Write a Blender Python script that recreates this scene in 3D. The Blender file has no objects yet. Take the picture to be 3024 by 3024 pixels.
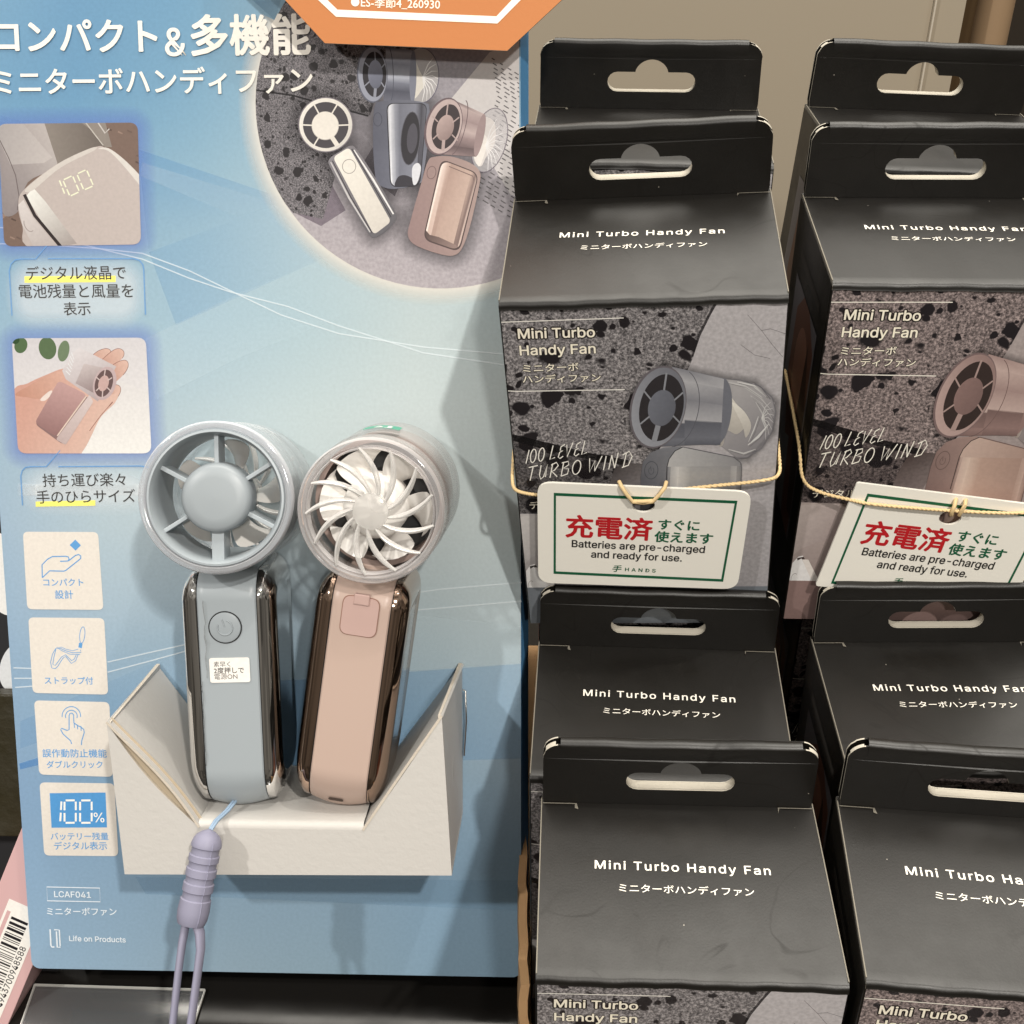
import bpy, bmesh, math, random, os
from math import sin, cos, pi, radians, sqrt, atan2, hypot
from mathutils import Vector, Matrix, Euler
random.seed(7)
S = bpy.context.scene
COL = S.collection

# ------------------------------------------------------------------ camera
LIFT = 0.400                                   # lens height above the origin plane
cam_d = bpy.data.cameras.new('camera'); cam = bpy.data.objects.new('camera', cam_d); COL.objects.link(cam)
cam.location = (0, 0, LIFT); cam.rotation_euler = (radians(90 - 34.527), 0, 0)
cam_d.sensor_width = 36; cam_d.sensor_fit = 'HORIZONTAL'; cam_d.lens = 3760 / 3024 * 36
cam_d.clip_start = 0.01; cam_d.clip_end = 50
S.camera = cam
# ------------------------------------------------------------------ world: dim warm shop interior, brighter overhead
W_ = bpy.data.worlds.new('World'); S.world = W_; W_.use_nodes = True
nt = W_.node_tree; nt.nodes.clear()
def nn(t, ty, **k):
    n = t.nodes.new(ty)
    for a, b in k.items(): setattr(n, a, b)
    return n
wo = nn(nt, 'ShaderNodeOutputWorld'); bg = nn(nt, 'ShaderNodeBackground')
tc = nn(nt, 'ShaderNodeTexCoord'); sx = nn(nt, 'ShaderNodeSeparateXYZ'); rp = nn(nt, 'ShaderNodeValToRGB')
mr = nn(nt, 'ShaderNodeMapRange'); mr.inputs[1].default_value = -1; mr.inputs[2].default_value = 1
nz = nn(nt, 'ShaderNodeTexVoronoi'); nz.inputs['Scale'].default_value = 5.5
mm = nn(nt, 'ShaderNodeMapRange'); mm.inputs[1].default_value = 0; mm.inputs[2].default_value = 1; mm.inputs[3].default_value = .05; mm.inputs[4].default_value = 2.9
mul = nn(nt, 'ShaderNodeVectorMath', operation='SCALE')
nt.links.new(tc.outputs['Generated'], sx.inputs[0]); nt.links.new(sx.outputs['Z'], mr.inputs[0]); nt.links.new(mr.outputs[0], rp.inputs[0])
nt.links.new(tc.outputs['Generated'], nz.inputs['Vector']); nt.links.new(nz.outputs['Color'], mm.inputs[0])
nt.links.new(rp.outputs[0], mul.inputs[0]); nt.links.new(mm.outputs[0], mul.inputs['Scale']); dp = nn(nt, 'ShaderNodeVectorMath', operation='DOT_PRODUCT'); dp.inputs[1].default_value = (.08, .40, .912)
nt.links.new(tc.outputs['Generated'], dp.inputs[0])
cr = nn(nt, 'ShaderNodeMapRange', interpolation_type='SMOOTHSTEP'); cr.inputs[1].default_value = .78; cr.inputs[2].default_value = 1.0; cr.inputs[3].default_value = 0; cr.inputs[4].default_value = 24.0  # bright zone added high behind the boxes to lighten their lids
nt.links.new(dp.outputs['Value'], cr.inputs[0])
cm = nn(nt, 'ShaderNodeVectorMath', operation='MULTIPLY_ADD'); cm.inputs[0].default_value = (1.0, .95, .86)
nt.links.new(cr.outputs[0], cm.inputs[1]); nt.links.new(mul.outputs[0], cm.inputs[2]); nt.links.new(cm.outputs[0], bg.inputs[0])
e = rp.color_ramp.elements
e[0].position = 0.0; e[0].color = (.03, .026, .02, 1); e[1].position = 1.0; e[1].color = (1.0, .95, .86, 1)
for p, c in ((.44, (.26, .23, .19, 1)), (.62, (.30, .27, .23, 1)), (.78, (.75, .70, .62, 1))):
    q = e.new(p); q.color = c
bg.inputs[1].default_value = 0.27
nt.links.new(bg.outputs[0], wo.inputs[0])
S.view_settings.view_transform = 'Standard'; S.view_settings.look = 'None'
S.view_settings.exposure = 0.0; S.view_settings.gamma = 1.0; S.view_settings.use_curve_mapping = False
S.cycles.transparent_max_bounces = 32; S.cycles.max_bounces = 14; S.cycles.transmission_bounces = 12
S.cycles.caustics_reflective = False; S.cycles.caustics_refractive = False
# ------------------------------------------------------------------ lamps: ceiling spots of the shop and an added front fill
AIM = Vector((-.06, .30, .13))
def spot(name, d, dist, power, rad, col=(1, .95, .875), size=62):
    l = bpy.data.lights.new(name, 'SPOT'); o = bpy.data.objects.new(name, l); COL.objects.link(o)
    d = Vector(d).normalized(); o.location = AIM + d * dist
    o.rotation_euler = (-d).to_track_quat('-Z', 'Y').to_euler()
    l.energy = power; l.shadow_soft_size = rad; l.color = col; l.spot_size = radians(size); l.spot_blend = .5
    return o
spot('ceiling_spot_main', (.271, -.551, .789), 1.75, 66, .026)
spot('ceiling_spot_right', (.33, .03, .94), 1.9, 33, .026)
spot('front_fill', (.16, -.84, .62), 2.0, 36, .05)  # added soft fill for the box fronts, not a known shop lamp
spot('ceiling_spot_left', (-.72, -.62, 1.02), 1.8, 47, .026, (1, .965, .91))

# ------------------------------------------------------------------ measured planes
RPAN = Matrix(((0.9992625, 0.0383572, -0.0017797), (-0.0340497, 0.9065664, 0.4206876), (0.0177498, -0.4203168, 0.9072038)))
OPAN = Vector((-.17322, .28515, -.396 + LIFT))
WPAN, HPAN = .17657, .372
HP = ((0.109063, -0.0076551, 0.0116156), (0.0021599, -0.1160262, 0.3315743), (0.0098367, -0.0429693, 1.0))
HF = ((0.0805037, -0.0079802, -0.1111006), (-0.0027412, -0.0924092, 0.0870028), (0.0196824, -0.1749833, 1.0))
HT = ((0.3444324, 0.0108817, -0.5760367), (0.0113478, -0.4019119, 1.1443111), (0.0162233, 1.0555424, 1.0))
BW, BD, BH, BT = .078, .06313, .12366, .02257
def homo(H, p):
    x, y = p[0] / 1000, p[1] / 1000
    w = H[2][0] * x + H[2][1] * y + H[2][2]
    return ((H[0][0] * x + H[0][1] * y + H[0][2]) / w, (H[1][0] * x + H[1][1] * y + H[1][2]) / w)

# ------------------------------------------------------------------ colour + materials
def lin(c):
    c = c / 255
    return c / 12.92 if c <= .04045 else ((c + .055) / 1.055) ** 2.4
def rgb(r, g, b, k=1.0): return (lin(r) * k, lin(g) * k, lin(b) * k, 1.0)
def mat(name, base=(.5, .5, .5, 1), rough=.5, metal=0, spec=.5, trans=0, ior=1.45, coat=0):
    m = bpy.data.materials.new(name); m.use_nodes = True
    b = m.node_tree.nodes['Principled BSDF']
    b.inputs['Base Color'].default_value = base; b.inputs['Roughness'].default_value = rough
    b.inputs['Metallic'].default_value = metal; b.inputs['Specular IOR Level'].default_value = spec
    b.inputs['Transmission Weight'].default_value = trans; b.inputs['IOR'].default_value = ior
    b.inputs['Coat Weight'].default_value = coat
    return m
def B_(m): return m.node_tree.nodes['Principled BSDF']
def bump(m, scale, strength, dist=.0004, detail=4):
    t = m.node_tree; b = B_(m)
    tc = nn(t, 'ShaderNodeTexCoord'); n = nn(t, 'ShaderNodeTexNoise'); n.inputs['Scale'].default_value = scale; n.inputs['Detail'].default_value = detail
    bp = nn(t, 'ShaderNodeBump'); bp.inputs['Strength'].default_value = strength; bp.inputs['Distance'].default_value = dist
    t.links.new(tc.outputs['Object'], n.inputs['Vector']); t.links.new(n.outputs['Fac'], bp.inputs['Height']); t.links.new(bp.outputs[0], b.inputs['Normal'])
    return m
def roughvar(m, scale, lo, hi, detail=5):
    t = m.node_tree; b = B_(m)
    tc = nn(t, 'ShaderNodeTexCoord'); n = nn(t, 'ShaderNodeTexNoise'); n.inputs['Scale'].default_value = scale; n.inputs['Detail'].default_value = detail
    r = nn(t, 'ShaderNodeMapRange'); r.inputs[1].default_value = .3; r.inputs[2].default_value = .7; r.inputs[3].default_value = lo; r.inputs[4].default_value = hi
    t.links.new(tc.outputs['Object'], n.inputs['Vector']); t.links.new(n.outputs['Fac'], r.inputs[0]); t.links.new(r.outputs[0], b.inputs['Roughness'])
    return m
def print_mat(name, rough=.42, soft=False, mottle=.06, spec=.4):
    m = mat(name, rough=rough, spec=spec); t = m.node_tree; b = B_(m)
    a = nn(t, 'ShaderNodeVertexColor'); a.layer_name = 'Col'
    tc = nn(t, 'ShaderNodeTexCoord'); n = nn(t, 'ShaderNodeTexNoise'); n.inputs['Scale'].default_value = 900; n.inputs['Detail'].default_value = 3
    r = nn(t, 'ShaderNodeMapRange'); r.inputs[1].default_value = .3; r.inputs[2].default_value = .7; r.inputs[3].default_value = 1 - mottle; r.inputs[4].default_value = 1 + mottle
    v = nn(t, 'ShaderNodeVectorMath', operation='SCALE')
    t.links.new(tc.outputs['Object'], n.inputs['Vector']); t.links.new(n.outputs['Fac'], r.inputs[0])
    t.links.new(a.outputs['Color'], v.inputs[0]); t.links.new(r.outputs[0], v.inputs['Scale']); t.links.new(v.outputs[0], b.inputs['Base Color'])
    if soft: t.links.new(a.outputs['Alpha'], b.inputs['Alpha'])
    return m
PRINT = print_mat('printed_card', mottle=.04)
SOFT = print_mat('printed_tint', soft=True, mottle=.02)
PHOTO = print_mat('printed_photo', mottle=.05)
STONEPRINT = print_mat('printed_concrete', mottle=.14)
def pumice(name, scale, tint=(1, 1, 1), dark=1.0):
    m = mat(name, rough=.42, spec=.4); t = m.node_tree; b = B_(m)
    tc = nn(t, 'ShaderNodeTexCoord')
    nz = nn(t, 'ShaderNodeTexNoise'); nz.inputs['Scale'].default_value = scale * 1.3; nz.inputs['Detail'].default_value = 3
    mix = nn(t, 'ShaderNodeVectorMath', operation='MULTIPLY_ADD'); k = .55 / scale
    mix.inputs[1].default_value = (k, k, k)
    t.links.new(tc.outputs['Object'], nz.inputs['Vector']); t.links.new(nz.outputs['Color'], mix.inputs[0]); t.links.new(tc.outputs['Object'], mix.inputs[2])
    def pores(sc, lo, hi):
        vo = nn(t, 'ShaderNodeTexVoronoi'); vo.inputs['Scale'].default_value = sc
        t.links.new(mix.outputs[0], vo.inputs['Vector'])
        sp = nn(t, 'ShaderNodeSeparateColor'); t.links.new(vo.outputs['Color'], sp.inputs[0])
        rr = nn(t, 'ShaderNodeMapRange'); rr.inputs[1].default_value = .30; rr.inputs[2].default_value = 1; rr.inputs[3].default_value = lo; rr.inputs[4].default_value = hi
        t.links.new(sp.outputs[0], rr.inputs[0])
        su = nn(t, 'ShaderNodeMath', operation='SUBTRACT'); t.links.new(vo.outputs['Distance'], su.inputs[0]); t.links.new(rr.outputs[0], su.inputs[1])
        st = nn(t, 'ShaderNodeMapRange'); st.inputs[1].default_value = -.03; st.inputs[2].default_value = .05
        t.links.new(su.outputs[0], st.inputs[0]); return st.outputs[0]
    p1 = pores(scale, -.05, .55); p2 = pores(scale * 2.4, -.12, .46)
    mn = nn(t, 'ShaderNodeMath', operation='MINIMUM'); t.links.new(p1, mn.inputs[0]); t.links.new(p2, mn.inputs[1])
    g = nn(t, 'ShaderNodeTexNoise'); g.inputs['Scale'].default_value = scale * 9; g.inputs['Detail'].default_value = 5; g.inputs['Roughness'].default_value = .75
    t.links.new(tc.outputs['Object'], g.inputs['Vector'])
    rp = nn(t, 'ShaderNodeValToRGB'); el = rp.color_ramp.elements
    el[0].position = .36; el[0].color = tuple(x * tint[i] for i, x in enumerate((.034, .031, .033))) + (1,)
    el[1].position = .64; el[1].color = tuple(x * tint[i] for i, x in enumerate((.50, .465, .465))) + (1,)
    q = el.new(.5); q.color = tuple(x * tint[i] for i, x in enumerate((.20, .186, .19))) + (1,)
    t.links.new(g.outputs['Fac'], rp.inputs[0])
    mc = nn(t, 'ShaderNodeMixRGB'); mc.inputs[1].default_value = (.017 * dark, .014 * dark, .016 * dark, 1)
    t.links.new(mn.outputs[0], mc.inputs[0]); t.links.new(rp.outputs[0], mc.inputs[2]); t.links.new(mc.outputs[0], b.inputs['Base Color'])
    return m
PUM_BOX = pumice('printed_pumice', 125)
PUM_BOXP = pumice('printed_pumice_warm', 125, (1.0, .87, .83))
PUM_PAN = pumice('printed_pumice_small', 330, (.62, .62, .66))
def card_black(name):
    m = mat(name, (.0060, .0050, .0038, 1), .36, spec=.6); t = m.node_tree; b = B_(m)
    tc = nn(t, 'ShaderNodeTexCoord')
    vo = nn(t, 'ShaderNodeTexVoronoi'); vo.inputs['Scale'].default_value = 210
    sp = nn(t, 'ShaderNodeSeparateColor'); oi = nn(t, 'ShaderNodeObjectInfo')
    ad = nn(t, 'ShaderNodeVectorMath', operation='ADD'); t.links.new(tc.outputs['Object'], ad.inputs[0]); t.links.new(oi.outputs['Random'], ad.inputs[1])
    t.links.new(ad.outputs[0], vo.inputs['Vector']); t.links.new(vo.outputs['Color'], sp.inputs[0])
    lt = nn(t, 'ShaderNodeMath', operation='LESS_THAN'); lt.inputs[1].default_value = .038; t.links.new(vo.outputs['Distance'], lt.inputs[0])
    gt = nn(t, 'ShaderNodeMath', operation='GREATER_THAN'); gt.inputs[1].default_value = .93; t.links.new(sp.outputs[0], gt.inputs[0])
    ml = nn(t, 'ShaderNodeMath', operation='MULTIPLY'); t.links.new(lt.outputs[0], ml.inputs[0]); t.links.new(gt.outputs[0], ml.inputs[1])
    mc = nn(t, 'ShaderNodeMixRGB'); mc.inputs[1].default_value = (.0060, .0050, .0038, 1); mc.inputs[2].default_value = (.35, .32, .27, 1)
    t.links.new(ml.outputs[0], mc.inputs[0]); t.links.new(mc.outputs[0], b.inputs['Base Color'])
    ns = nn(t, 'ShaderNodeTexNoise'); ns.inputs['Scale'].default_value = 30; ns.inputs['Detail'].default_value = 8; ns.inputs['Roughness'].default_value = .7; ns.inputs['Distortion'].default_value = 1.2
    t.links.new(ad.outputs[0], ns.inputs['Vector']); nr = nn(t, 'ShaderNodeMapRange'); nr.inputs[1].default_value = .35; nr.inputs[2].default_value = .75; nr.inputs[3].default_value = .9; nr.inputs[4].default_value = 1.45
    t.links.new(ns.outputs['Fac'], nr.inputs[0]); sv = nn(t, 'ShaderNodeVectorMath', operation='SCALE'); t.links.new(mc.outputs[0], sv.inputs[0]); t.links.new(nr.outputs[0], sv.inputs['Scale']); t.links.new(sv.outputs[0], b.inputs['Base Color'])
    n = nn(t, 'ShaderNodeTexNoise'); n.inputs['Scale'].default_value = 85; n.inputs['Detail'].default_value = 7; n.inputs['Roughness'].default_value = .65
    t.links.new(ad.outputs[0], n.inputs['Vector'])
    r = nn(t, 'ShaderNodeMapRange'); r.inputs[1].default_value = .3; r.inputs[2].default_value = .72; r.inputs[3].default_value = .37; r.inputs[4].default_value = .47
    t.links.new(n.outputs['Fac'], r.inputs[0]); t.links.new(r.outputs[0], b.inputs['Roughness'])
    # rubbed curved marks: thin bands of a warped noise, a little rougher and paler than the coating
    w0 = nn(t, 'ShaderNodeTexNoise'); w0.inputs['Scale'].default_value = 22; w0.inputs['Detail'].default_value = 1.5; w0.inputs['Distortion'].default_value = 2.2; t.links.new(ad.outputs[0], w0.inputs['Vector'])
    d0 = nn(t, 'ShaderNodeMath', operation='SUBTRACT'); d0.inputs[1].default_value = .5; t.links.new(w0.outputs['Fac'], d0.inputs[0])
    d1 = nn(t, 'ShaderNodeMath', operation='ABSOLUTE'); t.links.new(d0.outputs[0], d1.inputs[0])
    d2 = nn(t, 'ShaderNodeMapRange'); d2.inputs[1].default_value = .004; d2.inputs[2].default_value = .016; d2.inputs[3].default_value = 1; d2.inputs[4].default_value = 0; t.links.new(d1.outputs[0], d2.inputs[0])
    k0 = nn(t, 'ShaderNodeTexNoise'); k0.inputs['Scale'].default_value = 34; k0.inputs['Detail'].default_value = 3; t.links.new(ad.outputs[0], k0.inputs['Vector'])
    k1 = nn(t, 'ShaderNodeMapRange'); k1.inputs[1].default_value = .50; k1.inputs[2].default_value = .66; t.links.new(k0.outputs['Fac'], k1.inputs[0])
    d3 = nn(t, 'ShaderNodeMath', operation='MULTIPLY'); t.links.new(d2.outputs[0], d3.inputs[0]); t.links.new(k1.outputs[0], d3.inputs[1])
    d4 = nn(t, 'ShaderNodeMath', operation='MULTIPLY_ADD'); d4.inputs[1].default_value = .07; t.links.new(d3.outputs[0], d4.inputs[0]); t.links.new(r.outputs[0], d4.inputs[2]); t.links.new(d4.outputs[0], b.inputs['Roughness'])
    sp_ = nn(t, 'ShaderNodeMapRange'); sp_.inputs[3].default_value = .62; sp_.inputs[4].default_value = .50; t.links.new(d3.outputs[0], sp_.inputs[0]); t.links.new(sp_.outputs[0], b.inputs['Specular IOR Level'])
    g = nn(t, 'ShaderNodeTexNoise'); g.inputs['Scale'].default_value = 1500; g.inputs['Detail'].default_value = 2
    bp = nn(t, 'ShaderNodeBump'); bp.inputs['Strength'].default_value = .12; bp.inputs['Distance'].default_value = .0002
    t.links.new(tc.outputs['Object'], g.inputs['Vector']); t.links.new(g.outputs['Fac'], bp.inputs['Height']); t.links.new(bp.outputs[0], b.inputs['Normal'])
    return m
BLACK = card_black('black_coated_card')
CREAM = bump(mat('cut_card_edge', (.62, .55, .44, 1), .8), 900, .4)
MIDEDGE = mat('worn_card_edge', (.20, .18, .145, 1), .8)
BOARD = bump(mat('white_board_inside', (.50, .46, .385, 1), .8), 900, .3)
WHITECARD = bump(mat('white_card', (.54, .52, .492, 1), .5, spec=.4), 520, .26, .0004, 5)
BROWNEDGE = bump(mat('grey_board_edge', (.56, .50, .42, 1), .9), 700, .5)
KRAFT = bump(mat('corrugated_kraft', (.42, .25, .12, 1), .85), 300, .5)
GREYPL = mat('grey_blue_plastic', (.365, .405, .432, 1), .36, spec=.5)
HUBPL = mat('grey_hub_plastic', (.30, .332, .355, 1), .38, spec=.5)  # grey plastic again, darkened so the hub's shading sits in its colour
PINKPL = mat('pale_pink_plastic', (.52, .39, .33, 1), .36, spec=.5)
PINKCOV = mat('pink_rubber', (.55, .38, .34, 1), .5, spec=.4)
CHROME = mat('chrome', (.80, .79, .78, 1), .06, metal=1)
ROSE = mat('rose_chrome', (.50, .36, .28, 1), .09, metal=1)
SEAM = mat('dark_seam', (.01, .01, .01, 1), .6)
CREAMPL = mat('cream_plastic', (.84, .81, .77, 1), .32)
DARKPL = mat('dark_motor', (.05, .05, .05, 1), .45)
LAV = bump(mat('lavender_silicone', (.255, .25, .335, 1), .5, spec=.4), 1800, .08, .0002)
CORDM = mat('blue_cord', (.28, .38, .50, 1), .7)
ELAST = bump(mat('yellow_elastic', (.80, .59, .31, 1), .65), 1500, .3)
ORANGE = bump(mat('orange_card', (.52, .195, .066, 1), .6, spec=.3), 700, .1)
WALLM = roughvar(mat('beige_partition', (.43, .365, .275, 1), .55, spec=.3), 6, .45, .65)
SHELF = roughvar(mat('black_gloss_shelf', (.012, .011, .010, 1), .14, spec=.5), 30, .08, .22)
BRONZE = mat('bronze_metal', (.16, .10, .05, 1), .35, metal=.7)
TANM = mat('tan_tube', (.36, .24, .14, 1), .5)
DARKWALL = mat('dark_brown_backing', (.03, .022, .014, 1), .7)
METALW = mat('staple_metal', (.5, .47, .43, 1), .25, metal=1)
def thin_clear(name, tint=(1, 1, 1), diff=.05, rough=.06, f0=.04, edge=.75, dcol=(.85, .87, .9)):
    m = bpy.data.materials.new(name); m.use_nodes = True; t = m.node_tree; t.nodes.clear()
    o = nn(t, 'ShaderNodeOutputMaterial'); tr = nn(t, 'ShaderNodeBsdfTransparent'); tr.inputs[0].default_value = (*tint, 1)
    gl = nn(t, 'ShaderNodeBsdfGlossy'); gl.inputs['Roughness'].default_value = rough; gl.inputs[0].default_value = (1, 1, 1, 1)
    df = nn(t, 'ShaderNodeBsdfDiffuse'); df.inputs[0].default_value = (*dcol, 1)
    lw = nn(t, 'ShaderNodeLayerWeight'); lw.inputs[0].default_value = .35
    a = nn(t, 'ShaderNodeMixShader'); b = nn(t, 'ShaderNodeMixShader')
    mr = nn(t, 'ShaderNodeMapRange'); mr.inputs[3].default_value = diff; mr.inputs[4].default_value = min(1, diff * 4)
    mg = nn(t, 'ShaderNodeMapRange'); mg.inputs[3].default_value = f0; mg.inputs[4].default_value = edge
    t.links.new(lw.outputs['Facing'], mr.inputs[0]); t.links.new(lw.outputs['Fresnel'], mg.inputs[0])
    t.links.new(mr.outputs[0], a.inputs[0]); t.links.new(tr.outputs[0], a.inputs[1]); t.links.new(df.outputs[0], a.inputs[2])
    t.links.new(mg.outputs[0], b.inputs[0]); t.links.new(a.outputs[0], b.inputs[1]); t.links.new(gl.outputs[0], b.inputs[2])
    t.links.new(b.outputs[0], o.inputs[0]); return m
CLEAR = thin_clear('clear_shell', (.985, .988, .99), .05, .05, .025, .38)
CLEARP = thin_clear('clear_shell_pink', (.985, .98, .978), .05, .05, .025, .38, dcol=(.88, .84, .82))
CLEARRIM = thin_clear('clear_rim', (.98, .982, .992), .16, .09, .04, .32, (.93, .94, .98))
CLEARRIMP = thin_clear('clear_rim_pink', (.99, .98, .98), .15, .09, .04, .32, (.97, .94, .94))
BLADE = thin_clear('clear_grille', (.985, .98, .975), .28, .06, .08, .42, (.95, .93, .90))
ACRY = thin_clear('acrylic_sheet', (.93, .93, .92), .07, .14, .05, .6)
TAPE = thin_clear('clear_tape', (.95, .95, .93), .10, .12, .08, .7)
ACRYEDGE = mat('acrylic_edge', (.75, .74, .70, 1), .3)

# ------------------------------------------------------------------ object helpers
def mesh(name, vs, fs, cols=None, mi=None, mats=(), smooth=False):
    m = bpy.data.meshes.new(name); m.from_pydata([tuple(v) for v in vs], [], fs)
    for x in mats: m.materials.append(x)
    if mi: m.polygons.foreach_set('material_index', mi)
    if cols:
        a = m.color_attributes.new('Col', 'FLOAT_COLOR', 'POINT'); flat = []
        for c in cols: flat += list(c)
        a.data.foreach_set('color', flat)
    if smooth: m.polygons.foreach_set('use_smooth', [True] * len(m.polygons))
    m.update(); return m
def obj(name, m, parent=None, loc=None, M=None):
    o = bpy.data.objects.new(name, m); COL.objects.link(o)
    if parent: o.parent = parent
    if M is not None: o.matrix_local = M
    elif loc: o.location = loc
    return o
def tag(o, label=None, cat=None, group=None, kind=None):
    if label: o['label'] = label
    if cat: o['category'] = cat
    if group: o['group'] = group
    if kind: o['kind'] = kind
    return o
def empty(name, M, label, cat, group=None):
    o = bpy.data.objects.new(name, None); COL.objects.link(o); o.matrix_world = M; o.empty_display_size = .01
    return tag(o, label, cat, group)
def sharp(o, ang=35):
    m = o.data
    m.polygons.foreach_set('use_smooth', [True] * len(m.polygons))
    m.set_sharp_from_angle(angle=radians(ang)); return o
class MB:
    def __init__(s): s.v = []; s.f = []; s.mi = []
    def add(s, vs, fs, mi=0, M=None):
        n = len(s.v); s.v += [tuple(M @ Vector(v)) if M else tuple(v) for v in vs]
        s.f += [tuple(i + n for i in f) for f in fs]; s.mi += [mi] * len(fs)
    def box(s, a, b, mi=0, M=None, bev=0):
        if bev:
            bm = bmesh.new(); bmesh.ops.create_cube(bm, size=1)
            for v in bm.verts: v.co = Vector([(a[i] + b[i]) / 2 + v.co[i] * (b[i] - a[i]) for i in range(3)])
            bmesh.ops.bevel(bm, geom=bm.edges[:], offset=bev, segments=2, profile=.6, affect='EDGES')
            bm.verts.index_update(); s.add([v.co.copy() for v in bm.verts], [[v.index for v in f.verts] for f in bm.faces], mi, M); bm.free(); return
        x0, y0, z0 = a; x1, y1, z1 = b
        s.add([(x0, y0, z0), (x1, y0, z0), (x1, y1, z0), (x0, y1, z0), (x0, y0, z1), (x1, y0, z1), (x1, y1, z1), (x0, y1, z1)],
              [(0, 3, 2, 1), (4, 5, 6, 7), (0, 1, 5, 4), (1, 2, 6, 5), (2, 3, 7, 6), (3, 0, 4, 7)], mi, M)
    def lathe(s, prof, n=72, mi=0, M=None, closed=True):
        k = len(prof); vs = []; fs = []
        for i in range(n):
            a = 2 * pi * i / n
            for r, z in prof: vs.append((r * cos(a), r * sin(a), z))
        for i in range(n):
            j = (i + 1) % n
            for q in range(k if closed else k - 1):
                p = (q + 1) % k; fs.append((i * k + q, j * k + q, j * k + p, i * k + p))
        s.add(vs, fs, mi, M)
    def tube(s, pts, rad, n=10, mi=0, M=None, closed=False, flat=1.0, up=None):
        pts = [Vector(p) for p in pts]; m = len(pts); vs = []; fs = []
        rads = rad if isinstance(rad, (list, tuple)) else [rad] * m
        prev = None
        for i, p in enumerate(pts):
            t = (pts[(i + 1) % m] - pts[i - 1]) if closed else (pts[min(i + 1, m - 1)] - pts[max(i - 1, 0)])
            t.normalize()
            if up is not None: x = Vector(up).cross(t)
            elif prev is None: x = (Vector((0, 0, 1)) if abs(t.z) < .9 else Vector((1, 0, 0))).cross(t)
            else: x = prev - t * prev.dot(t)
            x.normalize(); prev = x; y = t.cross(x)
            for k in range(n):
                a = 2 * pi * k / n; vs.append(p + x * rads[i] * cos(a) + y * rads[i] * flat * sin(a))
        for i in range(m if closed else m - 1):
            j = (i + 1) % m
            for k in range(n): l = (k + 1) % n; fs.append((i * n + k, i * n + l, j * n + l, j * n + k))
        if not closed: fs.append(tuple(range(n - 1, -1, -1))); fs.append(tuple((m - 1) * n + k for k in range(n)))
        s.add(vs, fs, mi, M)
    def loft(s, rings, mi=0, cap0=False, cap1=False, M=None):
        n = len(rings[0]); vs = [v for r in rings for v in r]; fs = []
        for i in range(len(rings) - 1):
            for k in range(n): l = (k + 1) % n; fs.append((i * n + k, i * n + l, (i + 1) * n + l, (i + 1) * n + k))
        if cap0: fs.append(tuple(range(n - 1, -1, -1)))
        if cap1: b = (len(rings) - 1) * n; fs.append(tuple(b + k for k in range(n)))
        s.add(vs, fs, mi, M)
    def sheet(s, pts, nrm, th, mi=0, me=None):           # flat card polygon with thickness
        n = len(pts); d = Vector(nrm).normalized() * th; pts = [Vector(p) for p in pts]
        s.add(pts + [p - d for p in pts], [tuple(range(n)), tuple(range(2 * n - 1, n - 1, -1))], mi)
        s.add(pts + [p - d for p in pts], [(k, k + n, (k + 1) % n + n, (k + 1) % n) for k in range(n)], mi if me is None else me)
    def obj(s, name, mats, parent=None, smooth=None, loc=None, M=None):
        if not isinstance(mats, (list, tuple)): mats = [mats]
        bm = bmesh.new(); me = mesh(name, s.v, s.f, mi=s.mi, mats=mats)
        bm.from_mesh(me); bmesh.ops.recalc_face_normals(bm, faces=bm.faces[:]); bm.to_mesh(me); bm.free()
        o = obj(name, me, parent, loc, M)
        if smooth: sharp(o, smooth)
        return o

# ------------------------------------------------------------------ text
FD = bpy.utils.system_resource('DATAFILES', path='fonts') or ''
try: INTER = bpy.data.fonts.load(os.path.join(FD, 'Inter.woff2'))
except Exception: INTER = None
_tc = {}
def text_geo(body, bold=0.0, latin=None, space=1.0):
    key = (body, bold, latin, space)
    if key in _tc: return _tc[key]
    if latin is None: latin = all(ord(c) < 256 for c in body)
    c = bpy.data.curves.new('t', 'FONT'); c.body = body; c.resolution_u = 3; c.offset = bold; c.space_character = space
    if latin and INTER: c.font = INTER
    o = bpy.data.objects.new('t', c); COL.objects.link(o)
    m = o.to_mesh(); vs = [(v.co.x, v.co.y) for v in m.vertices]; fs = [tuple(p.vertices) for p in m.polygons]
    o.to_mesh_clear(); bpy.data.objects.remove(o); bpy.data.curves.remove(c)
    _tc[key] = (vs, fs); return vs, fs

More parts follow.
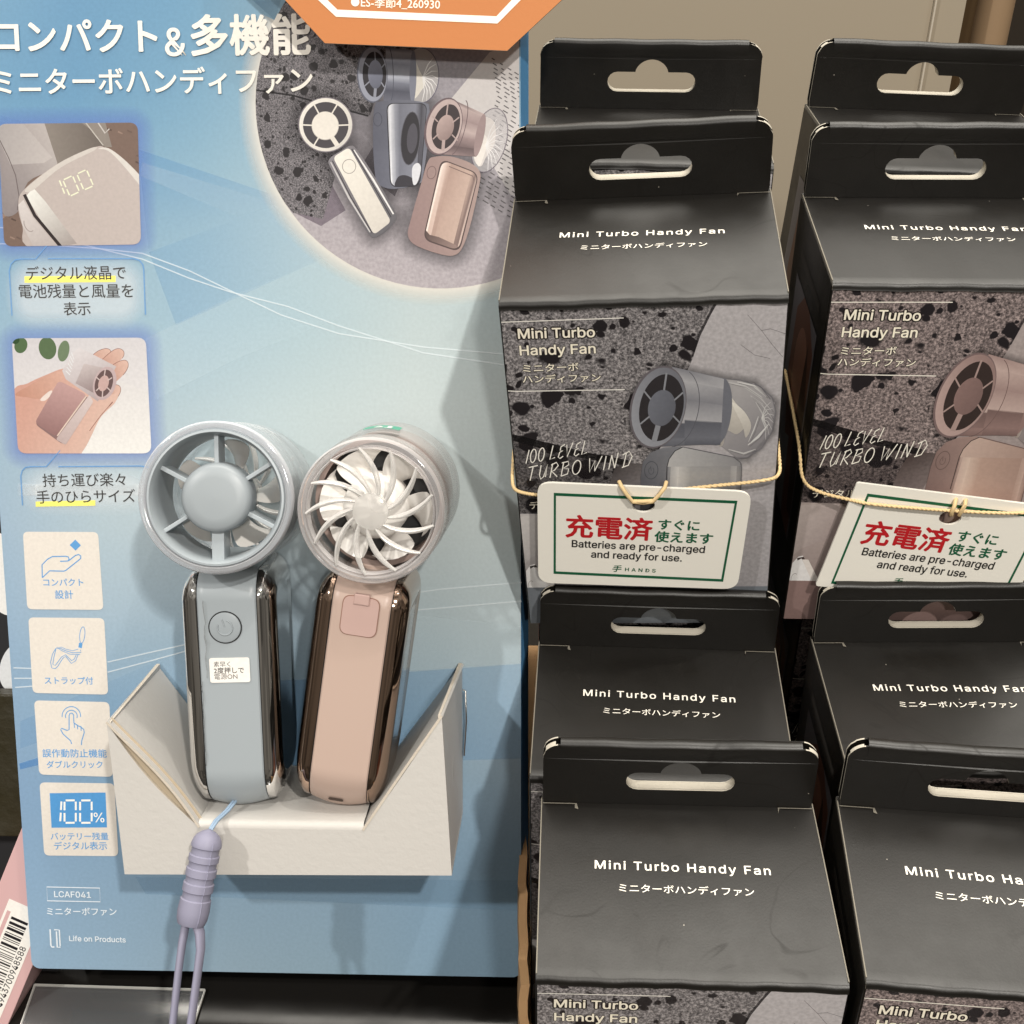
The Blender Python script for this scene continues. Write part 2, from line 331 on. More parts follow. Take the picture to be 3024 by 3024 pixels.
# ------------------------------------------------------------------ flat printed artwork
class G:                                        # linear printed gradient between two points
    def __init__(s, p0, c0, p1, c1): s.p0, s.c0, s.p1, s.c1 = p0, c0, p1, c1
    def at(s, p):
        dx, dy = s.p1[0] - s.p0[0], s.p1[1] - s.p0[1]
        t = ((p[0] - s.p0[0]) * dx + (p[1] - s.p0[1]) * dy) / (dx * dx + dy * dy); t = max(0, min(1, t))
        return tuple(s.c0[i] + (s.c1[i] - s.c0[i]) * t for i in range(4))
def al(c, a): return (c[0], c[1], c[2], a)
def clip_poly(P, C):
    A = sum(C[i][0] * C[(i + 1) % len(C)][1] - C[(i + 1) % len(C)][0] * C[i][1] for i in range(len(C)))
    sg = 1 if A > 0 else -1; out = list(P)
    for i in range(len(C)):
        a, b = C[i], C[(i + 1) % len(C)]; src = out; out = []
        if not src: break
        f = lambda p: sg * ((b[0] - a[0]) * (p[1] - a[1]) - (b[1] - a[1]) * (p[0] - a[0]))
        for k in range(len(src)):
            p, q = src[k], src[(k + 1) % len(src)]; fp, fq = f(p), f(q)
            if fp >= 0: out.append(p)
            if (fp >= 0) != (fq >= 0):
                t = fp / (fp - fq); out.append((p[0] + (q[0] - p[0]) * t, p[1] + (q[1] - p[1]) * t))
    return out
STEP = 2.2e-6
class Art:
    def __init__(s, H, plane, base=.00005, mats=(PRINT, SOFT, PHOTO, STONEPRINT)):
        s.H, s.plane, s.w = H, plane, base; s.v = []; s.f = []; s.c = []; s.mi = []; s.mats = list(mats)
        s.sc, s.ox, s.oy = 1, 0, 0; s.clip = None; s.tint = None
    def crop(s, ox, oy, sc): s.ox, s.oy, s.sc = ox, oy, sc; return s
    def px(s, p): return (s.ox + p[0] * s.sc, s.oy + p[1] * s.sc)
    def unpx(s, p): return ((p[0] - s.ox) / s.sc, (p[1] - s.oy) / s.sc)
    def uv(s, p): return homo(s.H, s.px(p)) if s.H else p
    def put(s, uv, w):
        return {'panel': (uv[0], -w, uv[1]), 'top': (uv[0], uv[1], w)}[s.plane]
    def poly(s, pts, col, m=0, up=True):
        if up: s.w += STEP
        if s.clip: pts = [s.unpx(p) for p in clip_poly([s.px(p) for p in pts], s.clip)]
        if len(pts) < 3: return
        n = len(s.v)
        for p in pts:
            s.v.append(s.put(s.uv(p), s.w)); c = col.at(p) if isinstance(col, G) else col
            s.c.append(s.tint(c) if s.tint else c)
        s.f.append(tuple(range(n, n + len(pts)))); s.mi.append(m)
    def vpoly(s, pts, cols, m=0, up=True):     # per-vertex colours, no clipping
        if up: s.w += STEP
        n = len(s.v)
        for p, c in zip(pts, cols): s.v.append(s.put(s.uv(p), s.w)); s.c.append(s.tint(c) if s.tint else c)
        s.f.append(tuple(range(n, n + len(pts)))); s.mi.append(m)
    def band(s, p00, p10, p11, p01, stops, m=0):  # quad shaded along p00->p10 by stops [(t,c)]
        s.w += STEP; L = lambda a, b, t: (a[0] + (b[0] - a[0]) * t, a[1] + (b[1] - a[1]) * t)
        for (t0, c0), (t1, c1) in zip(stops, stops[1:]):
            a, b, c, d = L(p00, p10, t0), L(p00, p10, t1), L(p01, p11, t1), L(p01, p11, t0)
            s.poly([a, b, c, d], G(a, c0, b, c1), m, up=False)
    def ell(s, c, rx, ry, rot, col, m=0, n=40, a0=0, a1=2 * pi):
        s.poly(ellpts(c, rx, ry, rot, n, a0, a1), col, m)
    def stroke(s, pts, w, col, closed=False, m=0):
        s.w += STEP; n = len(pts); L = []; R = []
        for i, p in enumerate(pts):
            a = pts[i - 1] if (i > 0 or closed) else p; b = pts[(i + 1) % n] if (i < n - 1 or closed) else p
            dx, dy = b[0] - a[0], b[1] - a[1]; d = hypot(dx, dy) or 1
            ww = w[i] if isinstance(w, (list, tuple)) else w
            L.append((p[0] - dy / d * ww / 2, p[1] + dx / d * ww / 2)); R.append((p[0] + dy / d * ww / 2, p[1] - dx / d * ww / 2))
        for i in range(n if closed else n - 1):
            j = (i + 1) % n; s.poly([L[i], L[j], R[j], R[i]], col, m, up=False)
    def text(s, body, p0, p1, col, bold=0.0, hs=1.0, base='min', m=0, space=1.0, shear=0.0, latin=None, halo=None):
        if halo:
            s._text(body, p0, p1, halo[1], halo[0], hs, base, m, space, shear, latin, bold)
        s._text(body, p0, p1, col, bold, hs, base, m, space, shear, latin, bold)
    def _text(s, body, p0, p1, col, bold, hs, base, m, space, shear, latin, fitbold):
        s.w += STEP * .8
        vs, fs = text_geo(body, 0, latin, space); fv = vs
        if not vs: return
        if bold > .003:
            N = 8 if bold > .03 else 6
            offs = [(bold * cos(2 * pi * i / N), bold * sin(2 * pi * i / N)) for i in range(N)]
        else: offs = [(0, 0)]
        x0 = min(v[0] for v in fv); x1 = max(v[0] for v in fv); y0 = min(v[1] for v in fv) if base == 'min' else 0
        a, b = s.uv(p0), s.uv(p1); L = hypot(b[0] - a[0], b[1] - a[1]); k = L / (x1 - x0)
        dx, dy = (b[0] - a[0]) / L, (b[1] - a[1]) / L; n = len(s.v)
        for ex, ey in offs:
            s.w += STEP * .22; n = len(s.v)
            for x, y in vs:
                X = (x + ex - x0) * k + (y - y0) * k * hs * shear; Y = (y + ey - y0) * k * hs
                s.v.append(s.put((a[0] + dx * X - dy * Y, a[1] + dy * X + dx * Y), s.w)); s.c.append(col)
            s.f += [tuple(i + n for i in f) for f in fs]; s.mi += [m] * len(fs)
    def mesh(s, name): return mesh(name, s.v, s.f, s.c, s.mi, s.mats)
    def obj(s, name, parent): return obj(name, s.mesh(name), parent)
def ellpts(c, rx, ry, rot=0, n=40, a0=0, a1=2 * pi):
    full = abs(a1 - a0 - 2 * pi) < 1e-6; out = []
    for i in range(n if full else n + 1):
        a = a0 + (a1 - a0) * i / n; x, y = rx * cos(a), ry * sin(a)
        out.append((c[0] + x * cos(rot) - y * sin(rot), c[1] + x * sin(rot) + y * cos(rot)))
    return out
def rquad(tl, tr, br, bl, r, n=6):              # rounded quadrilateral
    P = [tl, tr, br, bl]; out = []
    for i in range(4):
        p, a, b = Vector(P[i]), Vector(P[i - 1]), Vector(P[(i + 1) % 4])
        u = (a - p).normalized() * r; v = (b - p).normalized() * r
        for k in range(n + 1):
            t = k / n; q = (p + u) * (1 - t) ** 2 + p * 2 * t * (1 - t) + (p + v) * t * t; out.append((q.x, q.y))
    return out
def glow(A, pts, grow, col, a):                 # printed soft halo round an outline
    cx = sum(p[0] for p in pts) / len(pts); cy = sum(p[1] for p in pts) / len(pts); n = len(pts); out = []
    for i, p in enumerate(pts):
        dx, dy = pts[(i + 1) % n][0] - pts[i - 1][0], pts[(i + 1) % n][1] - pts[i - 1][1]; d = hypot(dx, dy) or 1
        nx, ny = dy / d, -dx / d
        if nx * (p[0] - cx) + ny * (p[1] - cy) < 0: nx, ny = -nx, -ny
        out.append((p[0] + nx * grow, p[1] + ny * grow))
    A.w += STEP
    for i in range(n):
        j = (i + 1) % n; A.vpoly([pts[i], pts[j], out[j], out[i]], [al(col, a), al(col, a), al(col, 0), al(col, 0)], 1, up=False)
def smooth(pts, n=5):
    out = []; m = len(pts)
    for i in range(m):
        p0, p1, p2, p3 = pts[i - 1], pts[i], pts[(i + 1) % m], pts[(i + 2) % m]
        for k in range(n):
            t = k / n; out.append(tuple(.5 * (2 * p1[j] + (p2[j] - p0[j]) * t + (2 * p0[j] - 5 * p1[j] + 4 * p2[j] - p3[j]) * t * t + (3 * p1[j] - p0[j] - 3 * p2[j] + p3[j]) * t ** 3) for j in (0, 1)))
    return out
STROKES = {'1': [[(.25, 0), (.5, 1)]], '0': [[(.5 + .42 * cos(t * pi / 8), .5 + .5 * sin(t * pi / 8)) for t in range(2, 19)]],
    'L': [[(.35, 1.05), (.1, .02), (.85, .12)]], 'E': [[(.9, 1), (.35, .85), (.3, .6), (.7, .55), (.25, .45), (.12, .1), (.4, -.02), (.85, .12)]],
    'V': [[(.05, .95), (.3, 0), (.95, 1.05)]], 'T': [[(.0, .95), (1.0, 1.02)], [(.5, 1), (.35, 0)]], 'U': [[(.15, 1), (.1, .3), (.3, .0), (.6, .15), (.85, 1), (.8, .1)]],
    'R': [[(.2, 1), (.1, 0)], [(.05, .9), (.6, 1.05), (.85, .8), (.5, .5), (.2, .45), (.6, .2), (.9, 0)]],
    'B': [[(.2, 1), (.1, 0)], [(.0, .95), (.7, 1.0), (.8, .75), (.25, .55), (.85, .45), (.8, .1), (.1, 0)]],
    'O': [[(.5 + .45 * cos(t * pi / 8), .48 + .5 * sin(t * pi / 8)) for t in range(3, 20)]],
    'W': [[(.05, 1), (.2, 0), (.55, .8), (.6, 0), (1.1, 1.05)]], 'I': [[(.3, 1), (.2, 0)]], 'N': [[(.02, 0), (.16, 1)], [(.16, 1), (.66, .04)], [(.66, .04), (.84, 1.12)]],
    'D': [[(.3, 1), (.15, 0)], [(-.1, .9), (.6, 1.1), (1.0, .7), (.7, .1), (.0, 0)]], ' ': []}
def script(A, body, p0, p1, h, col, w, shear=.28):
    dx, dy = p1[0] - p0[0], p1[1] - p0[1]; L = hypot(dx, dy); ux, uy = dx / L, dy / L
    wd = {'I': .62, '1': .6, ' ': .45, 'W': 1.3, 'E': .95, 'N': 1.2}; tot = sum(wd.get(c_, 1) for c_ in body); adv = L / tot; pos = 0
    for ch in body:
        for st in STROKES[ch]:
            pts = []
            for x, y in st:
                X = (pos + x * .82 * (wd.get(ch, 1) if ch == 'W' else 1)) * adv + y * h * shear; Y = y * h; pts.append((p0[0] + ux * X + uy * Y, p0[1] + uy * X - ux * Y))
            A.stroke(pts, w, col)
        pos += wd.get(ch, 1)

# ================================================================== SETTING
tag(obj('shelf', mesh('shelf', [(-.9, .02, 0), (.9, .02, 0), (.9, .78, 0), (-.9, .78, 0)], [(0, 1, 2, 3)], mats=[SHELF])), kind='structure').location = (0, 0, LIFT - .4215)
mb = MB(); mb.box((-.9, .76, -.0215), (.258, .80, .36)); 
o = mb.obj('back_wall', WALLM); tag(o, 'plain beige back partition behind the black boxes', 'wall')
w1 = MB(); w1.box((.2395, .7570, 0), (.2405, .7598, .359)); w1.obj('panel_seam', mat('seam_light', (.62, .55, .45, 1), .4), o)
mb = MB(); mb.box((.2585, .765, 0), (.2660, .80, .37), bev=.001); mb.box((.2662, .768, 0), (.2672, .80, .37))
tag(mb.obj('metal_post', BRONZE), 'slim bronze metal upright at the right end of the beige wall', 'post')
mb = MB(); mb.tube([(.285, .79, 0), (.285, .79, .24), (.288, .79, .30), (.298, .79, .345), (.325, .79, .37), (.40, .79, .375)], .0115, 20)
tag(mb.obj('tan_tube', TANM, smooth=50), 'tan bent tube standing to the right of the bronze upright', 'tube')
mb = MB(); mb.box((.2680, .92, 0), (.9, .94, .45)); tag(mb.obj('dark_backing', DARKWALL), 'dark brown backing far behind the tan tube', 'wall')

# ================================================================== DISPLAY STAND
MP = Matrix.Translation(OPAN) @ RPAN.to_4x4()
stand = empty('display_stand', MP, 'light blue leaning display stand with white card tray, showing two handheld fans', 'display stand')
# panel: front sheet printed with a blue gradient, folded sides
grid_u, grid_v = 10, 16
blues = [  # rows top -> bottom, left -> right (sRGB)
    [(118, 172, 210), (104, 162, 206), (112, 168, 208), (150, 190, 215), (150, 190, 215), (120, 170, 205)],
    [(112, 168, 210), (108, 165, 208), (128, 178, 212), (160, 198, 220), (190, 215, 226), (150, 190, 214)],
    [(134, 180, 214), (150, 190, 216), (160, 198, 220), (184, 212, 226), (200, 220, 226), (190, 214, 222)],
    [(158, 196, 222), (166, 202, 224), (172, 206, 226), (186, 214, 226), (204, 222, 226), (204, 222, 226)],
    [(170, 202, 224), (184, 212, 228), (196, 218, 228), (206, 224, 228), (214, 228, 230), (210, 226, 228)],
    [(176, 204, 228), (196, 218, 230), (206, 222, 230), (212, 226, 230), (216, 229, 231), (214, 228, 230)],
    [(166, 198, 228), (182, 208, 228), (180, 206, 224), (184, 208, 224), (200, 220, 228), (206, 222, 228)],
    [(152, 188, 222), (150, 188, 220), (150, 188, 218), (160, 194, 220), (176, 206, 226), (188, 212, 226)],
    [(144, 182, 222), (142, 182, 218), (146, 184, 216), (150, 188, 218), (156, 192, 222), (162, 196, 222)],
    [(152, 190, 226), (154, 190, 222), (156, 190, 218), (156, 190, 218), (150, 188, 220), (146, 184, 216)],
    [(162, 198, 230), (162, 196, 224), (164, 194, 216), (160, 192, 214), (150, 186, 214), (142, 180, 210)]]
def blue_at(fu, fv):
    x = fu * 5; y = fv * 10; i = min(4, int(x)); j = min(9, int(y)); a, b = x - i, y - j
    c = [sum(wt * blues[jj][ii][k] for wt, ii, jj in (((1 - a) * (1 - b), i, j), (a * (1 - b), i + 1, j), ((1 - a) * b, i, j + 1), (a * b, i + 1, j + 1))) for k in range(3)]
    m_ = .3 * c[0] + .59 * c[1] + .11 * c[2]; c = [m_ + (x_ - m_) * .90 for x_ in c]
    return rgb(*c, .70)
vs, fs, cs = [], [], []
NV = 48; US = [0, .0004, .0009, .0016, .0026] + [.0040 + (WPAN - .0080) * k / 22 for k in range(23)] + [WPAN - .0026, WPAN - .0016, WPAN - .0009, WPAN - .0004, WPAN]; NU = len(US) - 1
for j in range(NV + 1):
    v = HPAN * j / NV
    for i in range(NU + 1):
        u = US[i]; vv = v
        if j == 0:                                  # rounded lower corners
            e_ = min(u, WPAN - u)
            if e_ < .0030: vv = .0030 - sqrt(max(0, .0030 ** 2 - (.0030 - e_) ** 2))
        vs.append((u, 0, vv)); cs.append(blue_at(u / WPAN, 1 - min(1, v / .332)))
for j in range(NV):
    for i in range(NU): a = j * (NU + 1) + i; fs.append((a, a + 1, a + NU + 2, a + NU + 1))
FACE = (vs, fs, cs)
sideblue = bump(mat('blue_card_side', rgb(88, 150, 200), .5), 500, .1)
mb = MB(); TH_ = .0135
VB = .0050
for u0, u1 in ((WPAN, WPAN + .0022), (0, -.0008)): mb.add([(u0, 0.0, VB), (u1, TH_, VB), (u1, TH_, HPAN), (u0, 0.0, HPAN)], [(0, 1, 2, 3)])
mb.add([(-.0008, TH_, VB), (WPAN + .0022, TH_, VB), (WPAN + .0022, TH_, HPAN), (-.0008, TH_, HPAN)], [(0, 1, 2, 3)])
mb.add([(0, .0004, VB), (WPAN, .0004, VB), (WPAN + .0022, TH_, VB), (-.0008, TH_, VB)], [(0, 1, 2, 3)])
mb.add([(0, 0, HPAN), (WPAN, 0, HPAN), (WPAN + .0022, TH_, HPAN), (-.0008, TH_, HPAN)], [(0, 1, 2, 3)])
mb.obj('panel_back', sideblue, stand)
CW = rgb(240, 235, 226, .93); CTX = rgb(62, 62, 62); CICON = rgb(96, 154, 208); CTILE = rgb(238, 231, 222, .83)
PANV = lambda: Art(HP, 'panel')
# --- faint translucent facets and light lines
A = PANV(); b1 = rgb(96, 160, 214); w1 = rgb(225, 240, 246)
for pts, c0, c1 in [
    ([(406, 440), (850, 590), (440, 745)], al(b1, .42), al(b1, .18)), ([(440, 745), (850, 590), (960, 760), (520, 960)], al(b1, .30), al(b1, .12)),
    ([(0, 560), (0, 340), (90, 365)], al(b1, .4), al(b1, .2)), ([(745, 0), (830, 0), (812, 60)], al(rgb(60, 110, 150), .5), al(rgb(60, 110, 150), .4)),
    ([(420, 480), (830, 605), (700, 640), (415, 520)], al(w1, .25), al(w1, .12)),
    ([(430, 1000), (720, 860), (960, 770), (1100, 900), (700, 1060), (460, 1180)], al(w1, .30), al(w1, .10)),
    ([(60, 2130), (330, 2010), (600, 1890), (600, 1990), (330, 2120), (60, 2210)], al(rgb(120, 170, 214), .30), al(rgb(120, 170, 214), .05)),
    ([(57, 2255), (120, 2235), (330, 2170), (110, 2260), (60, 2272)], al(rgb(70, 140, 208), .8), al(rgb(70, 140, 208), .3)),
    ([(850, 2010), (1540, 1960), (1540, 2240), (860, 2260)], al(rgb(120, 178, 226), .55), al(rgb(112, 172, 222), .65)),
    ([(1000, 1790), (1540, 1850), (1540, 1955), (980, 2000)], al(w1, .45), al(w1, .30)),
    ([(400, 2590), (1540, 2600), (1540, 2690), (430, 2640)], al(rgb(130, 170, 205), .35), al(rgb(110, 160, 195), .35))]:
    A.poly(pts, G(pts[0], al(c0, c0[3] * .5), pts[2], al(c1, c1[3] * .25)), 1)
for pts in [[(0, 720), (120, 722), (300, 735), (420, 748), (560, 800), (700, 868), (830, 930), (1000, 985), (1250, 1025), (1540, 1050)],
            [(0, 672), (60, 678), (420, 765), (560, 822), (680, 862), (850, 905), (1000, 962), (1250, 1042), (1540, 1085)],
            [(40, 1972), (95, 1974)], [(42, 2003), (100, 2003)], [(45, 2030), (100, 2026)],
            [(318, 1955), (450, 1925), (540, 1905), (700, 1850)], [(318, 1985), (450, 1950), (540, 1925), (700, 1875)], [(1130, 1765), (1300, 1740), (1540, 1720)], [(1130, 1810), (1540, 1775)]]:
    A.stroke(pts, 3.6, al(rgb(236, 246, 250), .55), m=1)
A.f = [tuple(i for i in f) for f in A.f]; n = len(A.v); A.v += FACE[0]; A.c += FACE[2]; A.f += [tuple(i + n for i in f) for f in FACE[1]]; A.mi += [0] * len(FACE[1])
A.obj('panel_face', stand)
# --- round photo of three fans on stone
A = PANV(); A.mats.append(PUM_PAN)
def panpx(u, v):                                    # panel point back to photo units for the clip outline
    import itertools
    H = Matrix(HP).inverted(); q = H @ Vector((u, v, 1)); return (q.x / q.z * 1000, q.y / q.z * 1000)
circ = [p for p in ellpts((1302, 303), 547, 549, 0, 90)]
rect = [panpx(.02, HPAN - .03), panpx(WPAN - .0004, HPAN - .03), panpx(WPAN - .0004, .15), panpx(.02, .15)]
CIRC = clip_poly(circ, rect)
A2 = PANV(); glow(A2, circ[18:62][::1], 0, CW, 0)
A.w = .00012
def calm(c):
    m_ = .3 * c[0] + .55 * c[1] + .15 * c[2]; return tuple((m_ + (c[i] - m_) * .68) * (.95, .96, .98)[i] for i in range(3)) + (c[3],)
A.tint = calm
A.clip = CIRC
A.poly(circ, G((1100, 900), rgb(176, 164, 168), (1300, 250), rgb(142, 136, 146)), 3)
A.crop(700, 0, .5176)
A.poly([(1225, 560), (1440, 300), (1900, 100), (2100, 1300), (1560, 1110)], G((1225, 560), rgb(204, 196, 192), (1600, 1100), rgb(196, 188, 186)))
for i in range(26):                                # rows of small grey print, too fine to read
    t = i / 26; x0, y0 = 1395 - 90 * t, 415 + 160 * t * 1.0
W_KEEP = A.w + STEP
for i in range(30):
    A.w = W_KEEP; x0, y0 = 1450 + i * 4 - (i > 8) * (i - 8) * 10, 330 + i * 27; 
    for k in range(9):
        A.w = W_KEEP; a = x0 + k * 44 + random.uniform(0, 10); l = random.uniform(14, 34)
        p0 = (a, y0 + (a - x0) * .62); p1 = (a + l, y0 + (a + l - x0) * .62); A.stroke([p0, p1], 6.5, rgb(92, 86, 88))
dk = rgb(70, 62, 66)
A.poly([(-80, 480), (150, 530), (480, 585), (760, 660), (790, 560), (1000, 300), (1300, 100), (300, -400), (-100, -100)], dk, 4)
A.poly([(60, 500), (180, 520), (560, 580), (640, 640), (600, 860), (545, 1060), (490, 1250), (320, 1215), (60, 900)], dk, 4)
A.stroke([(90, 512), (320, 545), (480, 590), (750, 662)], 10, al(rgb(30, 26, 30), .8), m=1)
A.poly([(545, 1060), (490, 1250), (330, 1215), (480, 1290), (620, 1200)], al(rgb(120, 100, 120), .5), 1)
A.poly([(700, 960), (900, 1120), (1000, 900), (800, 800)], al(rgb(80, 66, 80), .45), 1)
sd = rgb(34, 28, 36)
def soft(pts, g, a):                            # printed contact shadow, kept inside the round picture
    cl_ = A.clip; A.clip = None; glow(A, pts, g, sd, a); A.clip = cl_
def inside(pts):                                # clip further drawing to a convex shape
    A.clip = [A.px(p) for p in pts]
GB = smooth([(785, 610), (830, 578), (960, 572), (1070, 586), (1098, 620), (1090, 800), (1060, 1010), (1030, 1050), (900, 1078), (820, 1060), (790, 1010), (776, 800)])
WB = smooth([(530, 905), (600, 858), (650, 832), (690, 862), (800, 1030), (900, 1205), (905, 1255), (850, 1320), (785, 1356), (745, 1325), (640, 1150), (535, 960)])
PB = smooth([(1090, 920), (1130, 895), (1220, 893), (1330, 930), (1385, 980), (1382, 1060), (1330, 1290), (1285, 1415), (1235, 1458), (1150, 1448), (1020, 1400), (976, 1345), (990, 1260), (1050, 1050)])
soft(ellpts((507, 712), 158, 158, 0, 30), 80, .34); soft(GB, 90, .42); soft(WB, 80, .36); soft(PB, 90, .38)
# grey fan: head
g0, g1, g2 = rgb(120, 124, 142), rgb(168, 172, 186), rgb(74, 76, 94)
A.ell((1050, 430), 102, 156, 0, al(rgb(206, 200, 198), .62), 1)
A.poly(smooth([(995, 300), (1040, 400), (1075, 470), (1050, 520), (1010, 562), (985, 480)]), rgb(216, 208, 192))
for k in range(9):
    a = -1.0 + k * .3; A.stroke([(1060, 440), (1060 + 55 * cos(a), 440 + 85 * sin(a)), (1056 + 92 * cos(a + .18), 438 + 146 * sin(a + .18))], [5, 6, 2], al(rgb(244, 240, 236), .8), m=1)
A.stroke(ellpts((1050, 430), 102, 157, 0, 30, -1.55, 1.9), 5, al(rgb(110, 104, 128), .8), m=1)
A.band((850, 272), (836, 575), (1010, 592), (1000, 285), [(0, g2), (.08, g1), (.3, g0), (.55, g1), (.64, g0), (.8, g2), (1, rgb(104, 106, 124))])
A.ell((1004, 438), 20, 152, .02, g0)
A.stroke(ellpts((870, 425), 22, 152, -.03, 18, -1.5, 1.5), 4, g2)
A.ell((772, 425), 88, 162, -.03, rgb(96, 98, 116)); A.ell((774, 425), 82, 154, -.03, rgb(150, 154, 172)); A.ell((785, 425), 68, 130, -.03, rgb(44, 40, 48)); A.ell((790, 425), 42, 82, -.03, G((760, 380), rgb(128, 132, 154), (820, 480), rgb(94, 98, 118)))
for a, w in ((-1.57, 8), (-.5, 7), (.6, 7), (1.57, 16), (2.6, 7), (3.7, 7)): A.stroke([(790 + 40 * cos(a), 425 + 80 * sin(a)), (786 + 67 * cos(a), 425 + 129 * sin(a))], w, rgb(140, 144, 160))
# grey fan: body
A.poly(GB, G((776, 800), rgb(88, 90, 108), (1000, 800), rgb(112, 114, 130)))
F_ = rquad((852, 588), (1086, 588), (1046, 1062), (874, 1070), 46); A.poly(F_, rgb(40, 38, 48)); cl0 = A.clip; inside(rquad((858, 592), (1082, 592), (1042, 1058), (880, 1066), 44))
A.band((852, 588), (1090, 588), (1046, 1066), (874, 1070), [(0, rgb(120, 120, 134)), (.08, rgb(226, 226, 232)), (.2, rgb(150, 152, 166)), (.32, rgb(112, 114, 130)), (.7, rgb(128, 130, 146)), (.85, rgb(66, 64, 76)), (1, rgb(120, 120, 134))])
A.poly(smooth([(900, 1060), (920, 1010), (960, 1000), (1010, 1020), (1050, 1040), (1040, 1080), (940, 1085)]), rgb(52, 48, 58)); A.poly(smooth([(1000, 960), (1030, 930), (1050, 960), (1030, 1040), (1005, 1050)]), rgb(210, 210, 216))
A.ell((990, 790), 54, 152, .08, rgb(44, 40, 48)); A.ell((1000, 790), 30, 86, .08, rgb(80, 76, 88)); A.stroke(ellpts((990, 790), 54, 152, .08, 24), 4, rgb(90, 88, 100), True)
A.clip = cl0; A.stroke(ellpts((803, 682), 24, 38, 0, 24), 4, rgb(70, 72, 88), True)
# white fan
A.poly(WB, G((520, 905), rgb(128, 122, 128), (900, 1250), rgb(96, 92, 98)))
A.stroke([(668, 856), (780, 1030), (893, 1222)], [6, 12, 8], rgb(226, 222, 218)); A.stroke([(655, 850), (770, 1045), (880, 1240)], 6, rgb(58, 54, 60)); A.stroke([(535, 925), (640, 1130), (760, 1325)], [6, 10, 6], rgb(196, 190, 188)); A.stroke([(545, 918), (650, 1125), (772, 1330)], 5, rgb(60, 54, 60))
A.poly(rquad((548, 898), (640, 840), (880, 1265), (782, 1340), 26), G((560, 880), rgb(232, 224, 208), (840, 1300), rgb(206, 196, 182)))
A.stroke(ellpts((640, 950), 38, 40, 0, 24), 4, rgb(150, 140, 130), True)
A.ell((507, 712), 158, 158, 0, rgb(120, 110, 118)); A.ell((507, 712), 151, 152, 0, G((420, 600), rgb(236, 228, 214), (600, 830), rgb(214, 206, 194))); A.ell((507, 714), 130, 132, 0, rgb(72, 66, 72)); A.ell((504, 718), 78, 82, 0, rgb(190, 180, 170)); A.ell((504, 717), 75, 79, 0, rgb(234, 224, 208))
for a, w in ((-2.1, 8), (-1.05, 8), (0, 8), (1.05, 26), (2.1, 8), (3.14, 8)): A.stroke([(505 + 70 * cos(a), 716 + 74 * sin(a)), (507 + 134 * cos(a), 713 + 136 * sin(a))], w, rgb(230, 220, 204))
# pink fan: head
p0, p1, p2 = rgb(160, 130, 128), rgb(196, 168, 162), rgb(104, 80, 82)
A.ell((1440, 800), 96, 186, .25, al(rgb(214, 208, 210), .42), 1); A.poly(smooth([(1400, 670), (1470, 700), (1470, 820), (1420, 900), (1390, 950), (1350, 900), (1360, 760)]), rgb(208, 198, 192)); A.poly(smooth([(1385, 760), (1430, 800), (1405, 900), (1380, 950), (1352, 880)]), rgb(226, 216, 206))
for k in range(9): a = -1.1 + k * .3; A.stroke([(1420, 830), (1420 + 55 * cos(a), 820 + 85 * sin(a)), (1424 + 96 * cos(a + .2), 812 + 170 * sin(a + .2))], [5, 5, 2], al(rgb(244, 240, 238), .75), m=1)
A.stroke(ellpts((1440, 800), 97, 187, .25, 36), 5, al(rgb(120, 106, 122), .75), True, m=1)
A.band((1226, 566), (1150, 880), (1365, 895), (1408, 650), [(0, p2), (.07, p1), (.3, p0), (.5, p1), (.62, p0), (.82, p2), (1, p0)])
A.ell((1386, 772), 24, 124, .2, p0); A.stroke(ellpts((1262, 726), 40, 160, .25, 18, -1.45, 1.45), 4, p2)
A.ell((1178, 722), 104, 168, .28, rgb(110, 86, 92)); A.ell((1182, 722), 96, 159, .28, p1); A.ell((1192, 724), 76, 132, .28, rgb(58, 44, 48)); A.ell((1188, 730), 48, 76, .28, G((1150, 690), rgb(190, 158, 150), (1220, 780), rgb(150, 120, 114)))
for a, w in ((-1.4, 8), (-.4, 7), (.6, 7), (1.75, 18), (2.6, 7), (3.6, 7)): A.stroke([(1188 + 46 * cos(a), 728 + 72 * sin(a)), (1190 + 84 * cos(a), 724 + 138 * sin(a))], w, rgb(186, 156, 150))
# pink fan: body
A.poly(PB, G((985, 1200), rgb(150, 116, 112), (1350, 1150), rgb(168, 136, 126)))
A.poly(rquad((1165, 905), (1382, 990), (1270, 1440), (1060, 1368), 52), rgb(84, 62, 60)); cl0 = A.clip; inside(rquad((1172, 914), (1376, 994), (1264, 1430), (1068, 1362), 50))
A.band((1165, 905), (1390, 990), (1275, 1440), (1060, 1368), [(0, rgb(140, 108, 98)), (.07, rgb(240, 216, 200)), (.18, rgb(206, 170, 152)), (.28, rgb(176, 138, 120)), (.78, rgb(196, 160, 140)), (.9, rgb(130, 100, 92)), (1, rgb(206, 174, 158))])
A.poly([(1040, 1372), (1075, 1310), (1100, 1340), (1150, 1352), (1250, 1398), (1272, 1440), (1200, 1460)], G((1080, 1330), rgb(92, 68, 64), (1240, 1430), rgb(150, 118, 108))); A.stroke([(1210, 950), (1345, 1005), (1352, 1030)], 5, rgb(120, 90, 82))
A.clip = cl0; A.stroke(ellpts((1110, 985), 25, 36, .2, 24), 4, rgb(118, 86, 82), True)
A.clip = None; A.crop(0, 0, 1)
A.obj('round_photo', stand)
A = PANV(); A.w = .00011; edge = [p for p in ellpts((1302, 303), 545, 547, 0, 60, .75, 3.6)]
